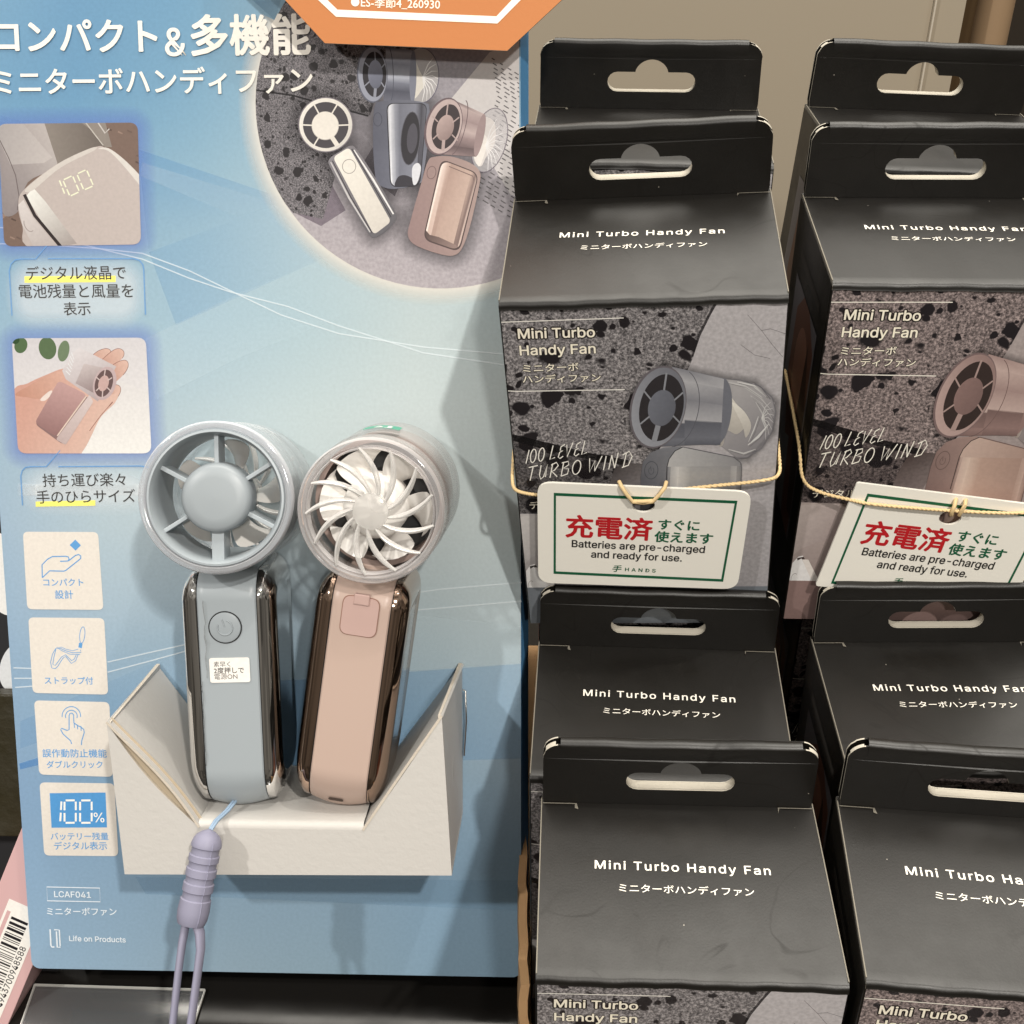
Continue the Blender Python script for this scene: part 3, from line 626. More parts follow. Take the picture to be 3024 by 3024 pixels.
for k in range(len(edge) - 1):
    f = lambda p, s: (1302 + (p[0] - 1302) * s, 303 + (p[1] - 303) * s)
    a, b = edge[k], edge[k + 1]; A.vpoly([a, b, f(b, 1.10), f(a, 1.10)], [al(CW, .75), al(CW, .75), al(CW, 0), al(CW, 0)], 1, up=False)
A.obj('photo_halo', stand)
# --- heading
A = PANV(); A.w = .00048
A.text('コンパクト', (-12, 153), (466, 153), CW, .022); A.text('&', (491, 166), (551, 166), CW, .01, latin=True)
A.text('多機能', (569, 164), (917, 161), CW, .026)
A.text('ミニターボハンディファン', (-14, 281), (924, 275), CW, .016)
A.obj('heading', stand)
# --- photo card with readout
def photo_base(A, q, r):
    P = rquad(*q, r); glow(A, P, 52, rgb(108, 130, 214), .34); return P
PT = lambda c: (c[0] * .72, c[1] * .755, c[2] * .79, c[3])
A = PANV(); A.w = .00012; P = photo_base(A, ((-6, 366), (407, 362), (417, 722), (13, 728)), 26); A.clip = P; A.tint = PT
A.poly(P, rgb(128, 104, 92), 2); A.crop(0, 0, .5176); A.clip = P
for k in range(90):                                 # woven cloth
    x = random.uniform(0, 800); y = random.uniform(700, 1400)
    A.poly([(x, y), (x + 26, y + 12), (x + 22, y + 20), (x - 4, y + 8)], rgb(*random.choice([(92, 72, 62), (160, 132, 116), (112, 90, 80)])), 2, up=(k % 10 == 0))
A.poly(smooth([(0, 690), (250, 690), (330, 930), (160, 1040), (110, 1200), (20, 1220), (0, 1000)]), G((0, 900), rgb(150, 138, 136), (260, 760), rgb(196, 184, 178)))
A.poly([(0, 700), (120, 690), (300, 900), (250, 930), (60, 940), (0, 810)], G((0, 800), rgb(178, 168, 164), (280, 860), rgb(204, 192, 186)))
A.stroke([(0, 800), (50, 900), (90, 1000), (110, 1120), (100, 1200)], 5, rgb(110, 96, 94))
A.poly([(250, 690), (470, 690), (600, 830), (330, 935)], G((300, 800), rgb(146, 134, 124), (560, 800), rgb(110, 98, 90)))
A.poly([(465, 700), (600, 690), (640, 840), (600, 840), (520, 740)], rgb(150, 138, 128)); A.stroke([(490, 700), (590, 830)], 6, rgb(206, 196, 184)); A.stroke([(560, 700), (600, 760), (625, 735)], 7, rgb(214, 204, 196))
A.poly(smooth([(105, 1170), (140, 1080), (330, 935), (540, 840), (610, 850), (700, 930), (830, 1080), (830, 1420), (200, 1420), (130, 1290)]), G((200, 1250), rgb(200, 184, 176), (700, 1000), rgb(186, 168, 160)))
A.poly(smooth([(170, 1080), (330, 940), (540, 842), (610, 852), (700, 935), (830, 1090), (830, 1420), (440, 1420), (250, 1170)]), G((250, 1150), rgb(202, 186, 178), (780, 1250), rgb(206, 190, 182)))
A.poly([(150, 1120), (190, 1070), (260, 1150), (440, 1390), (330, 1410)], G((170, 1100), rgb(250, 244, 234), (400, 1400), rgb(170, 156, 150)))
A.stroke([(140, 1110), (200, 1230), (350, 1410)], 18, rgb(46, 34, 34))
A.poly([(105, 1170), (135, 1140), (190, 1240), (340, 1420), (200, 1420), (130, 1290)], G((120, 1180), rgb(226, 214, 208), (280, 1400), rgb(196, 182, 176)))
A.stroke(ellpts((165, 1285), 22, 40, -.5, 20, 1.2, 4.2), 5, rgb(170, 156, 150))
A.poly(smooth([(560, 850), (620, 862), (700, 940), (800, 1060), (830, 1100), (830, 1040), (720, 920), (620, 846)]), rgb(232, 222, 212))
A.poly(smooth([(150, 1075), (330, 935), (520, 845), (540, 858), (350, 955), (190, 1085)]), rgb(222, 210, 200))
dg = rgb(250, 246, 214)
def seg7(A, o, ux, uy, w, h, segs, wd, col):
    pt = lambda x, y: (o[0] + ux[0] * x * w + uy[0] * y * h, o[1] + ux[1] * x * w + uy[1] * y * h)
    S7 = {'a': ((.1, 1), (.9, 1)), 'b': ((1, .94), (1, .56)), 'c': ((1, .44), (1, .06)), 'd': ((.1, 0), (.9, 0)), 'e': ((0, .06), (0, .44)), 'f': ((0, .56), (0, .94)), 'g': ((.1, .5), (.9, .5))}
    for s_ in segs: a, b = S7[s_]; A.stroke([pt(*a), pt(*b)], wd, col)
seg7(A, (320, 1140), (.86, -.5), (-.36, -.93), 60, 92, 'bc', 8, dg); seg7(A, (400, 1120), (.88, -.42), (-.4, -.92), 62, 100, 'abcdef', 8, dg); seg7(A, (480, 1085), (.88, -.4), (-.4, -.92), 62, 100, 'abcdef', 8, dg)
A.clip = None; A.obj('photo_card', stand)
# --- photo card with hand
A = PANV(); A.w = .00012; q = ((35, 999), (431, 997), (448, 1339), (54, 1339)); P = photo_base(A, q, 26)
A.crop(0, 900, .4141); A.clip = P; A.tint = PT
A.poly([(x / .4141, (y - 900) / .4141) for x, y in P], G((500, 250), rgb(222, 214, 214), (700, 1050), rgb(250, 242, 236)), 2)
A.poly([(860, 540), (1100, 640), (1100, 1080), (560, 1080)], G((900, 560), rgb(236, 228, 224), (900, 1050), rgb(255, 248, 240)), 2)
for c, rx, ry, ro, co in (((150, 290), 46, 56, .3, (88, 112, 74)), ((340, 310), 62, 80, -.2, (96, 116, 80)), ((455, 330), 40, 76, .2, (120, 136, 104)), ((110, 250), 30, 30, 0, (50, 78, 44))): A.ell(c, rx, ry, ro, rgb(*co))
sk, sk2, sk3 = rgb(220, 166, 148), rgb(196, 138, 120), rgb(232, 192, 174)
for f_ in ([(560, 470), (640, 380), (700, 330), (760, 312), (790, 330), (770, 370), (700, 430), (640, 500)], [(640, 480), (720, 400), (800, 330), (850, 312), (884, 335), (874, 380), (800, 450), (720, 540)],
           [(700, 520), (790, 440), (860, 400), (905, 400), (915, 440), (880, 500), (800, 570), (740, 600)], [(700, 640), (770, 590), (830, 570), (860, 590), (852, 640), (790, 720), (720, 780)]):
    A.poly(smooth(f_), G(f_[0], sk2, f_[4], sk3), 2); A.stroke(smooth(f_)[2:26], 4, al(rgb(160, 100, 84), .6), m=1)
A.poly(smooth([(90, 640), (200, 560), (330, 500), (450, 455), (520, 470), (600, 560), (700, 640), (800, 640), (850, 620), (820, 700), (720, 800), (650, 940), (600, 1030), (520, 1100), (200, 1110), (90, 1110)]), G((150, 700), sk, (620, 950), sk3), 2)
A.poly(smooth([(110, 640), (220, 570), (340, 505), (450, 470), (455, 520), (370, 600), (290, 670), (200, 660)]), G((120, 640), rgb(206, 150, 128), (440, 500), rgb(226, 178, 158)), 2); A.poly(smooth([(288, 676), (340, 625), (372, 612), (365, 645), (320, 684)]), rgb(246, 226, 214), 2)
A.stroke(smooth([(640, 900), (720, 790), (800, 700), (780, 720)])[:16], 5, al(rgb(180, 122, 104), .6), m=1)
A.poly([(445, 470), (520, 340), (570, 305), (830, 440), (700, 690), (470, 530)], G((520, 330), rgb(232, 222, 220), (700, 690), rgb(190, 170, 168)))
A.poly([(600, 420), (770, 455), (690, 640), (540, 560)], G((600, 430), rgb(214, 198, 194), (660, 640), rgb(150, 128, 126)))
for k in range(6): A.stroke([(470 + k * 8, 470 - k * 26), (500 + k * 6, 500 - k * 22)], 6, rgb(240, 236, 234))
A.ell((748, 560), 80, 122, .3, rgb(206, 180, 178)); A.ell((742, 560), 62, 100, .3, rgb(110, 86, 84)); A.ell((740, 560), 36, 58, .3, rgb(212, 176, 168))
for a in (-1.4, -.4, .6, 1.75, 2.6, 3.6): A.stroke([(740 + 32 * cos(a), 560 + 54 * sin(a)), (742 + 64 * cos(a), 560 + 104 * sin(a))], 8, rgb(220, 196, 190))
A.poly(rquad((430, 545), (665, 680), (455, 1000), (250, 850), 34), rgb(150, 118, 114)); A.poly(rquad((640, 640), (668, 690), (470, 1000), (400, 960), 16), G((640, 660), rgb(226, 206, 200), (430, 980), rgb(206, 182, 176)))
A.poly(rquad((420, 540), (620, 640), (400, 940), (250, 840), 30), G((420, 560), rgb(206, 164, 158), (330, 900), rgb(160, 120, 116))); A.stroke([(618, 650), (410, 935)], 9, rgb(240, 214, 196))
A.clip = None; A.obj('photo_card', stand)
# --- speech callouts
def callout(path, lines, hl, blank):
    A = PANV(); A.w = .00016; cb = rgb(238, 243, 246)
    x0, y0, x1, y1 = blank; cx, cy = (x0 + x1) / 2, (y0 + y1) / 2
    inn = rquad((x0 + 40, y0 + 40), (x1 - 40, y0 + 40), (x1 - 40, y1 - 40), (x0 + 40, y1 - 40), 40); A.poly(inn, al(cb, .42), 1); glow(A, inn, 56, cb, .42)
    A.poly(hl, rgb(244, 236, 120))
    A.stroke(path, 3.4, rgb(104, 150, 200))
    for b, p, q in lines: A.text(b, p, q, CTX, .006)
    A.obj('callout', stand)
callout([(36, 932), (28, 800), (33, 780), (45, 768), (62, 765), (106, 765), (150, 712), (142, 764), (395, 764), (412, 769), (422, 781), (425, 795), (430, 929)],
        [('デジタル液晶で', (79, 828), (373, 825)), ('電池残量と風量を', (58, 881), (395, 879)), ('表示', (190, 932), (269, 930))],
        [(73, 816), (342, 814), (342, 833), (73, 835)], (30, 770, 425, 960))
callout([(67, 1492), (62, 1405), (66, 1390), (76, 1380), (92, 1378), (137, 1378), (178, 1330), (173, 1378), (416, 1376), (440, 1380)],
        [('持ち運び楽々', (128, 1438), (373, 1435)), ('手のひらサイズ', (110, 1487), (401, 1483))],
        [(106, 1481), (282, 1477), (282, 1493), (106, 1496)], (65, 1382, 450, 1510))
# --- icon tiles
def tile(q, icon, lines):
    T = PANV(); T.w = .00012; T.poly(rquad(*q, 16), CTILE); t = T.obj('icon_tile', stand)
    A = PANV(); A.w = .00014; icon(A); A.obj('pictogram', t)
    A = PANV(); A.w = .00014
    for b, p, r in lines: A.text(b, p, r, CICON, .012)
    A.obj('caption', t)
def ic1(A):
    A.crop(0, 1500, .4141); A.poly([(538, 225), (578, 266), (540, 304), (498, 264)], CICON)
    A.stroke([(303, 497), (301, 405), (340, 365), (375, 346), (470, 344), (488, 349), (494, 364), (484, 378), (430, 380)], 8, CICON)
    A.stroke([(488, 378), (540, 338), (562, 331), (577, 342), (577, 358), (565, 370), (470, 445), (455, 450), (355, 448), (303, 497)], 8, CICON)
def ic2(A):
    A.crop(0, 1500, .4141); A.stroke(ellpts((588, 905), 18, 58, .1, 26), 5, CICON, True); A.poly([(565, 960), (590, 966), (584, 1000), (560, 994)], CICON)
    A.stroke([(574, 1010), (580, 1030), (520, 1032), (470, 1018), (430, 1000), (400, 1000), (376, 1040), (362, 1100), (370, 1140), (395, 1146), (412, 1130), (450, 1070), (470, 1058), (510, 1108), (540, 1090), (560, 1040)], 5, CICON)
    A.stroke([(560, 1005), (520, 1018), (470, 1006), (440, 992), (405, 994), (440, 1016), (500, 1042), (572, 1044)], 4, CICON)
    A.stroke([(400, 1006), (384, 1070), (378, 1115), (396, 1122), (440, 1062), (468, 1046), (512, 1088), (530, 1078), (545, 1046)], 5, CICON)
def ic3(A):
    A.crop(0, 1500, .4141)
    A.stroke(ellpts((510, 1484), 66, 68, 0, 22, pi * .97, 2 * pi * 1.015), 6, CICON); A.stroke(ellpts((510, 1484), 42, 42, 0, 18, pi * .9, 2 * pi * 1.05), 6, CICON)
    A.stroke([(512, 1682), (505, 1660), (450, 1610), (434, 1580), (440, 1570), (480, 1586), (494, 1580), (494, 1480), (500, 1464), (514, 1462), (526, 1474), (528, 1530), (540, 1540), (556, 1552), (575, 1560), (598, 1578), (602, 1600), (584, 1660), (582, 1690)], 7, CICON)
    for x, y in ((530, 1545), (553, 1556), (578, 1566)): A.stroke([(x, y - 12), (x + 2, y + 22)], 6, CICON)
def ic4(A):
    A.crop(0, 2200, .4264); A.poly([(345, 333), (732, 328), (742, 570), (358, 572)], rgb(84, 150, 208)); wh = rgb(244, 242, 236)
    seg7(A, (418, 536), (1, -.01), (.06, -1), 1, 155, 'ef', 13, wh); seg7(A, (448, 538), (1, -.01), (.0, -1), 78, 155, 'abcdef', 13, wh); seg7(A, (556, 538), (1, -.01), (.0, -1), 80, 155, 'abcdef', 13, wh)
    A.text('%', (655, 535), (725, 534), wh, .004, latin=True)
k = .4141
tile(((68, 1570), (290, 1571), (306, 1801), (81, 1799)), ic1, [('コンパクト', (129, 1730), (247, 1730)), ('設計', (164, 1768), (217, 1768))])
tile(((84, 1823), (308, 1825), (320, 2051), (97, 2046)), ic2, [('ストラップ付', (133, 2020), (276, 2021))])
tile(((101, 2068), (323, 2073), (334, 2294), (116, 2287)), ic3, [('誤作動防止機能', (127, 2236), (316, 2237)), ('ダブルクリック', (139, 2268), (304, 2268))])
tile(((117, 2310), (338, 2313), (350, 2528), (131, 2526)), ic4, [('バッテリー残量', (151, 2480), (321, 2480)), ('デジタル表示', (161, 2509), (317, 2509))])
# --- small print at the foot
A = PANV(); A.w = .00014; A.crop(0, 2200, .4264); pw = rgb(226, 234, 240)
A.stroke([(325, 982), (692, 990), (695, 1085), (329, 1078)], 6, pw, True); A.text('LCAF041', (378, 1052), (630, 1058), pw, .012, latin=True)
A.text('ミニターボファン', (328, 1178), (810, 1180), pw, .012); A.text('Life on Products', (482, 1356), (872, 1366), pw, .012, base='zero', latin=True)
A.stroke([(348, 1275), (354, 1388), (362, 1398), (378, 1397)], 10, pw); A.stroke([(376, 1278), (412, 1280), (418, 1392)], 9, pw); A.stroke([(392, 1290), (398, 1400), (420, 1398)], 10, pw)
A.obj('small_print', stand)
mb = MB(); mb.box((.006, .022, -.027), (.1755, .034, .004)); foot = mb.obj('foot', mat('black_foot', (.006, .006, .006, 1), .6, spec=.2), stand)  # unseen added support, widened to block a bright reflection on the shelf
foot.matrix_local = Matrix.Rotation(radians(24.85), 4, 'X')
# --- white card tray glued to the panel
mb = MB(); t = .0012
P3 = lambda u, v, w: (u / 1000, -w / 1000, v / 1000)
FLt, FLb, NL, NR, FRt, FRb = (49.4, 108.7), (52.4, 58.5), (77, 74.6), (128.5, 74.4), (153.7, 112.0), (156.3, 59.8)
RL, RR, RLb, RRb = (51.3, 114.4), (156.6, 115.7), (52.6, 61), (156.4, 62)
n1 = 10
curve_l = [(FLt[0] + (NL[0] - FLt[0]) * i / n1 - 1.5 * sin(pi * i / n1), FLt[1] + (NL[1] - FLt[1]) * i / n1 - 1.2 * sin(pi * i / n1)) for i in range(n1 + 1)]
curve_r = [(NR[0] + (FRt[0] - NR[0]) * i / n1 + .35 * sin(pi * i / n1), NR[1] + (FRt[1] - NR[1]) * i / n1 - .3 * sin(pi * i / n1)) for i in range(n1 + 1)]
fr = [P3(*FLb, 45), P3(*FRb, 45)] + [P3(*p, 45) for p in curve_r[::-1]] + [P3(*p, 45) for p in curve_l[::-1]]
mb.sheet(fr, (0, -1, 0), t, 0, 1)
mb.sheet([P3(*FLb, 44.4), P3(*FLt, 44.6), P3(*RL, .6), P3(*RLb, .6)], (-1, 0, 0), t, 0, 1)
mb.sheet([P3(*FRt, 44.6), P3(*FRb, 44.4), P3(*RRb, .6), P3(*RR, .6)], (1, 0, 0), t, 0, 1)
mb.sheet([P3(FLb[0], FLb[1], 44.4), P3(FRb[0], FRb[1], 44.4), P3(*RRb, .6), P3(*RLb, .6)], (0, 0, -1), t)
o = mb.obj('tray', [WHITECARD, BROWNEDGE], stand)
mb = MB()   # rounded lip and floor between the wings
prof = [(45.0, 74.35), (44.95, 75.1), (44.6, 75.9), (43.9, 76.5), (42.8, 76.75), (40, 76.8), (28, 77.9), (.6, 78.2)]
rings = [[P3(NL[0] - .3, v, w) for w, v in prof], [P3(NR[0] + .3, v, w) for w, v in prof]]
vs = rings[0] + rings[1]; m_ = len(prof); mb.add(vs, [(i, i + 1, m_ + i + 1, m_ + i) for i in range(m_ - 1)])
mb.obj('tray_floor', WHITECARD, stand, smooth=50)
mb = MB()
cl = [(FLt[0] + (NL[0] - FLt[0]) * i / n1 + .3 + 1.1 * sin(pi * (i / n1) ** 1.3), FLt[1] + (NL[1] - FLt[1]) * i / n1 + .4 + .9 * sin(pi * (i / n1) ** 1.3)) for i in range(n1 + 1)]
mb.add([P3(p[0] - .6, p[1] - .6, 43.9) for p in curve_l] + [P3(p[0] + .8, p[1] + .4, 42.6) for p in cl], [(i, i + 1, n1 + 2 + i, n1 + 1 + i) for i in range(n1)])
mb.obj('tray_inner_layer', bump(mat('inner_grey_board', (.40, .33, .24, 1), .9), 500, .5), stand)
rows = [[P3(p[0], p[1], 45.3) for p in cl], [P3(RL[0] + (NL[0] - RL[0]) * i / n1, RL[1] + (78 - RL[1]) * i / n1, .6) for i in range(n1 + 1)]]
mb = MB()
def wing(rows, nrm):
    th = Vector(nrm).normalized() * .0008; K = 5
    for lay in (0, 1):
        b = len(mb.v)
        for k in range(K + 1):
            for i in range(n1 + 1): mb.v.append(tuple(Vector(rows[0][i]).lerp(Vector(rows[1][i]), k / K) - th * lay))
        for k in range(K):
            for i in range(n1): q = b + k * (n1 + 1) + i; mb.f.append((q, q + 1, q + n1 + 2, q + n1 + 1)); mb.mi.append(0)
    m0, m1 = len(mb.v) - 2 * (K + 1) * (n1 + 1), len(mb.v) - (K + 1) * (n1 + 1)
    for i in range(n1): mb.f.append((m0 + i, m0 + i + 1, m1 + i + 1, m1 + i)); mb.mi.append(1)
    for k in range(K):
        for c_ in (0, n1): mb.f.append((m0 + k * (n1 + 1) + c_, m0 + (k + 1) * (n1 + 1) + c_, m1 + (k + 1) * (n1 + 1) + c_, m1 + k * (n1 + 1) + c_)); mb.mi.append(0)
wing(rows, (.7, 0, .7))
mb.obj('tray_wing', [WHITECARD, BROWNEDGE], stand, smooth=45)
mb = MB()
cr = [(p[0] - .2 - .4 * sin(pi * i / n1), p[1] + .35 + .4 * sin(pi * i / n1)) for i, p in enumerate(curve_r)]
rows = [[P3(p[0], p[1], 45.2) for p in cr], [P3(NR[0] + (RR[0] - NR[0]) * i / n1, 78 + (RR[1] - 78) * i / n1, .6) for i in range(n1 + 1)]]
mb = MB()
wing(rows, (-.7, 0, .7))
mb.obj('tray_wing', [WHITECARD, BROWNEDGE], stand, smooth=45)
mb = MB(); mb.tube([P3(157.0, 107, 3), P3(157.9, 106.6, 3.3), P3(158.1, 96, 3.3), P3(157.2, 83.5, 3)], .00028, 8); mb.obj('staple', METALW, stand, smooth=60)

# ================================================================== HANDHELD FANS
def fan_body(root, band, shell, hgt, front_w=.0180, tot_w=.0292, dep=.0405):
    hw, ht = front_w / 2, tot_w / 2
    def ring(x, e, rt=.0085, rb=.0145, n=12, sag=0):
        ez = e * 1.75 if e > .001 else e; y0, y1, z0, z1 = -dep / 2 + e, dep / 2 - e, ez, hgt - ez * .8; out = []
        for cx, cz, r, a0 in ((y1, z1, rt, 0), (y0, z1, rt, pi / 2), (y0, z0, rb, pi), (y1, z0, rb, 3 * pi / 2)):
            r = max(.0012, r - e); ccx = cx - r if cx > 0 else cx + r; ccz = cz - r if cz > hgt / 2 else cz + r
            for k in range(n + 1): a = a0 + pi / 2 * k / n; out.append((x, ccx + r * cos(a), ccz + r * sin(a)))
        return [(p[0], p[1], p[2] - sag * max(0, 1 - max(0, p[2]) / .016) ** 1.3) for p in out]
    mb = MB(); mb.loft([ring(-hw, .0004), ring(-hw + .0004, 0)] + [ring(-hw + .0004 + (front_w - .0008) * i / 10, -.0004 * sin(pi * i / 10), sag=.0013 * sin(pi * i / 10)) for i in range(1, 10)] + [ring(hw - .0004, 0), ring(hw, .0004)], 0, True, True)
    mb.obj('grip_band', band, root, smooth=40)
    for sg in (1, -1):
        mb = MB(); mb.loft([ring(sg * hw, .0009), ring(sg * (hw + .0005), .0009)], 0, True, True); mb.obj('seam', SEAM, root)
        rs = [ring(sg * (hw + .0003), .0009), ring(sg * (hw + .0003), .0003)]; W = ht - hw - .0003
        for i in range(9):
            a = pi / 2 * i / 8; rs.append(ring(sg * (hw + .0003 + W * sin(a)), .0002 + .0052 * (1 - cos(a))))
        rs.append(ring(sg * (ht - .0004), .0065)); rs.append(ring(sg * (ht - .0006), .0085))
        mb = MB(); mb.loft(rs, 0, True, True); mb.obj('chrome_shell', shell, root, smooth=50)
def rim_ring(mb, R): mb.lathe([(R, -.0012), (R - .00045, -.0002), (R - .0011, 0), (R - .0019, -.0002), (R - .0023, -.0010), (R - .0023, -.004), (R, -.004)], 96)
def shell_tube(mb, R, z0, z1, th=.0005, steps=()):
    out = [(R, z0)] + [(R + d, z) for z, d in steps] + [(R - .0002, z1 + .001), (R - .0014, z1)]
    mb.lathe(out + [(r - th, z) for r, z in out[::-1]], 96)
def grille(parent, R, z, flip=1, n=13, cap=.0054):
    mb = MB()
    for i in range(n):
        t0 = 2 * pi * i / n; pts = []; rad = []
        for k in range(13):
            t = k / 12; r = cap + (R - cap) * t; a = t0 + flip * (.62 * t ** .85); pts.append((r * cos(a), r * sin(a), z + .0012 * sin(pi * t * .5) - .0010)); rad.append(.00026 + .00062 * sin(pi * min(1, .12 + t * .8)))
        mb.tube(pts, rad, 8, flat=1.9, up=(0, 0, 1))
    mb.lathe([(0, z + .0004), (cap * .7, z + .0003), (cap, z - .0002), (cap, z - .0018), (0, z - .0018)], 48, closed=False)
    return mb.obj('outlet_grille', BLADE, parent, smooth=50)
def impeller(parent, z0, z1, hub, R, blades=7, flip=1, dome=True, spread=.75):
    mb = MB()
    pr = [(0, z0 + .0016), (hub * .55, z0 + .0014), (hub * .85, z0 + .0006), (hub, z0 - .001), (hub, z1), (0, z1)] if dome else [(0, z0), (hub, z0), (hub, z1), (0, z1)]
    mb.lathe(pr, 64, closed=False)
    for i in range(blades):
        t0 = 2 * pi * i / blades; top = []; bot = []; N = 6; M = 7
        for a in range(N + 1):
            r = hub * .96 + (R - hub * .96) * a / N; sw = spread * (.72 + .42 * a / N)
            for b in range(M + 1):
                s_ = b / M; rr = r * (1 - .05 * (a == N) * abs(2 * s_ - 1) ** 3); an = t0 + flip * ((s_ - .5) * sw + .22 * (a / N) ** 2)
                zz = (z0 - .0012) + (z1 - z0 + .002) * s_ + .0007 * sin(pi * s_)
                top.append((rr * cos(an), rr * sin(an), zz + .0004)); bot.append((rr * cos(an), rr * sin(an), zz - .0004))
        n_ = (N + 1) * (M + 1); fs = []
        for a in range(N):
            for b in range(M):
                q = a * (M + 1) + b; f = (q, q + 1, q + M + 2, q + M + 1); fs.append(f); fs.append(tuple(n_ + v for v in f[::-1]))
        rim = [b for b in range(M + 1)] + [a * (M + 1) + M for a in range(1, N + 1)] + [N * (M + 1) + b for b in range(M - 1, -1, -1)] + [a * (M + 1) for a in range(N - 1, 0, -1)]
        for k in range(len(rim)): a, b = rim[k], rim[(k + 1) % len(rim)]; fs.append((a, b, n_ + b, n_ + a))
        mb.add(top + bot, fs)
    return mb.obj('impeller', CREAMPL, parent, smooth=45)
def head_matrix(front, back, roll=0):                # local z runs from the back centre to the front centre (panel axes)
    f, b = Vector(front), Vector(back); z = (f - b).normalized(); y = Vector((0, 0, 1)); x = y.cross(z).normalized(); y = z.cross(x)
    return Matrix((x, y, z)).transposed().to_4x4(), f
def fan_root(label, base, roll, lean=0, yaw=0):
    return empty('handheld_fan', MP @ Matrix.Translation(P3(*base)) @ Matrix.Rotation(radians(roll), 4, 'Y') @ Matrix.Rotation(radians(lean), 4, 'X') @ Matrix.Rotation(radians(yaw), 4, 'Z'), label, 'handheld fan')
HB = .0772
# --- grey fan, intake side showing
fan_g = fan_root('grey blue handheld fan with round hub and spokes facing out, power button and white sticker', (87.1, 78.4, 22.6), -0.6, 0, 4.0)
fan_body(fan_g, GREYPL, CHROME, HB)
R_, f_ = head_matrix(P3(88.79, 180.71, 54), P3(85.5, 175.1, 3))
Mh = fan_g.matrix_world.inverted() @ MP @ Matrix.Translation(f_) @ R_
R0 = .0226
mb = MB(); shell_tube(mb, R0, -.004, -.0505, steps=((-.018, 0), (-.0182, -.0003), (-.034, -.0003), (-.0342, 0))); sh = mb.obj('clear_shell', CLEAR, fan_g, smooth=40, M=Mh)
mb = MB(); rim_ring(mb, R0); mb.obj('shell_rim', CLEARRIM, fan_g, smooth=40, M=Mh)
mb = MB(); mb.lathe([(.0203, -.0012), (.0200, -.0003), (.0194, -.0002), (.0188, -.0014), (.0183, -.004), (.0180, -.009), (.0180, -.024), (.0188, -.0246), (.0217, -.0246), (.0220, -.022), (.0220, -.0045), (.0206, -.004)], 96)
mb.obj('air_duct', GREYPL, fan_g, smooth=40, M=Mh)
mb = MB(); mb.lathe([(0, .0002), (.006, .0001), (.0088, -.0002), (.0097, -.0008), (.01025, -.0019), (.0104, -.0032), (.0104, -.0105), (.0085, -.0112), (.0085, -.013), (0, -.013)], 80, closed=False); mb.obj('hub', HUBPL, fan_g, smooth=40, M=Mh)
mb = MB(); mb.lathe([(.0078, -.0125), (.0078, -.0215), (0, -.0215)], 48, closed=False); mb.obj('motor', DARKPL, fan_g, smooth=40, M=Mh)
for ang, wd in ((90, .0013), (32, .0012), (-28, .0013), (-90, .0036), (-148, .0012), (151, .0013)):
    mb = MB(); mb.box((.0098, -wd / 2, -.0125), (.0187, wd / 2, -.0030), M=Matrix.Rotation(radians(ang), 4, 'Z'), bev=.0002); mb.obj('spoke', GREYPL, fan_g, M=Mh)
imp = impeller(fan_g, -.018, -.029, .0080, .0172, 5, 1, False, .55); imp.matrix_local = Mh
gr = grille(fan_g, .0195, -.0485, 1); gr.matrix_local = Mh
# details on the grip
FY = -.0405 / 2 - .0004
mb = MB()
for r0, r1, zz in ((.00525, .0049, .00025),):
    mb.lathe([(r0, .0001), (r0 - .0002, .00025), (r1, .00012), (r1, .00002)], 64, closed=False)
Mb = Matrix.Translation((-.0006, FY - .00002, .0605)) @ Matrix.Rotation(pi / 2, 4, 'X')
mb = MB(); mb.lathe([(0, .00055), (.0044, .00052), (.0047, .0004), (.0048, 0)], 64, closed=False, M=Mb); btn = mb.obj('power_button', GREYPL, fan_g, smooth=40)
mb = MB(); mb.lathe([(.0048, .00012), (.00512, .00012), (.00512, 0)], 64, closed=False, M=Mb); mb.obj('button_gap', SEAM, btn)
mb = MB(); pts = [(.0023 * cos(radians(a)), .0023 * sin(radians(a)), .0006) for a in range(140, 421, 14)]; pts = [Vector(p) for p in pts]
mb.tube([Matrix.Rotation(radians(14), 4, 'Z') @ p for p in pts], .00024, 8, M=Mb); mb.tube([(-.0008, .0026, .0006), (-.0001, .0004, .0006)], .00024, 8, M=Mb); mb.obj('power_symbol', GREYPL, btn, smooth=60)
def on_grip(root, name, art): return art.obj(name, root)
class GripArt(Art):
    def put(s, uv, w): return (uv[0], FY - .00012 - w, uv[1])
A = GripArt(None, 'panel'); st = (-.0052, .0442, .0068, .0525)
x0, z0, x1, z1 = -.0060, .0430, .0063, .0509
A.poly(rquad((x0, z1), (x1, z1), (x1, z0), (x0, z0), .0008), rgb(244, 240, 234)); 
A.text('素早く', (x0 + .0013, z1 - .0029), (x0 + .0064, z1 - .0029), rgb(60, 54, 52)); A.text('2度押しで', (x0 + .0013, z1 - .0050), (x0 + .0105, z1 - .0050), rgb(40, 36, 36), .012)
A.text('電源ON', (x0 + .0013, z1 - .0069), (x0 + .0084, z1 - .0069), rgb(60, 54, 52))
A.obj('sticker', fan_g)
# red and black label on the right hand wide face
mb = MB(); mb.box((.0276 / 2 - .0008, -.005, .018), (.0276 / 2 - .0004, .012, .056), 0); mb.box((.0276 / 2 - .0008, -.005, .032), (.0276 / 2 - .0003, .001, .050), 1)
mb.obj('side_label', [mat('black_label', (.03, .03, .032, 1), .4), mat('red_label', (.45, .03, .03, 1), .4)], fan_g)
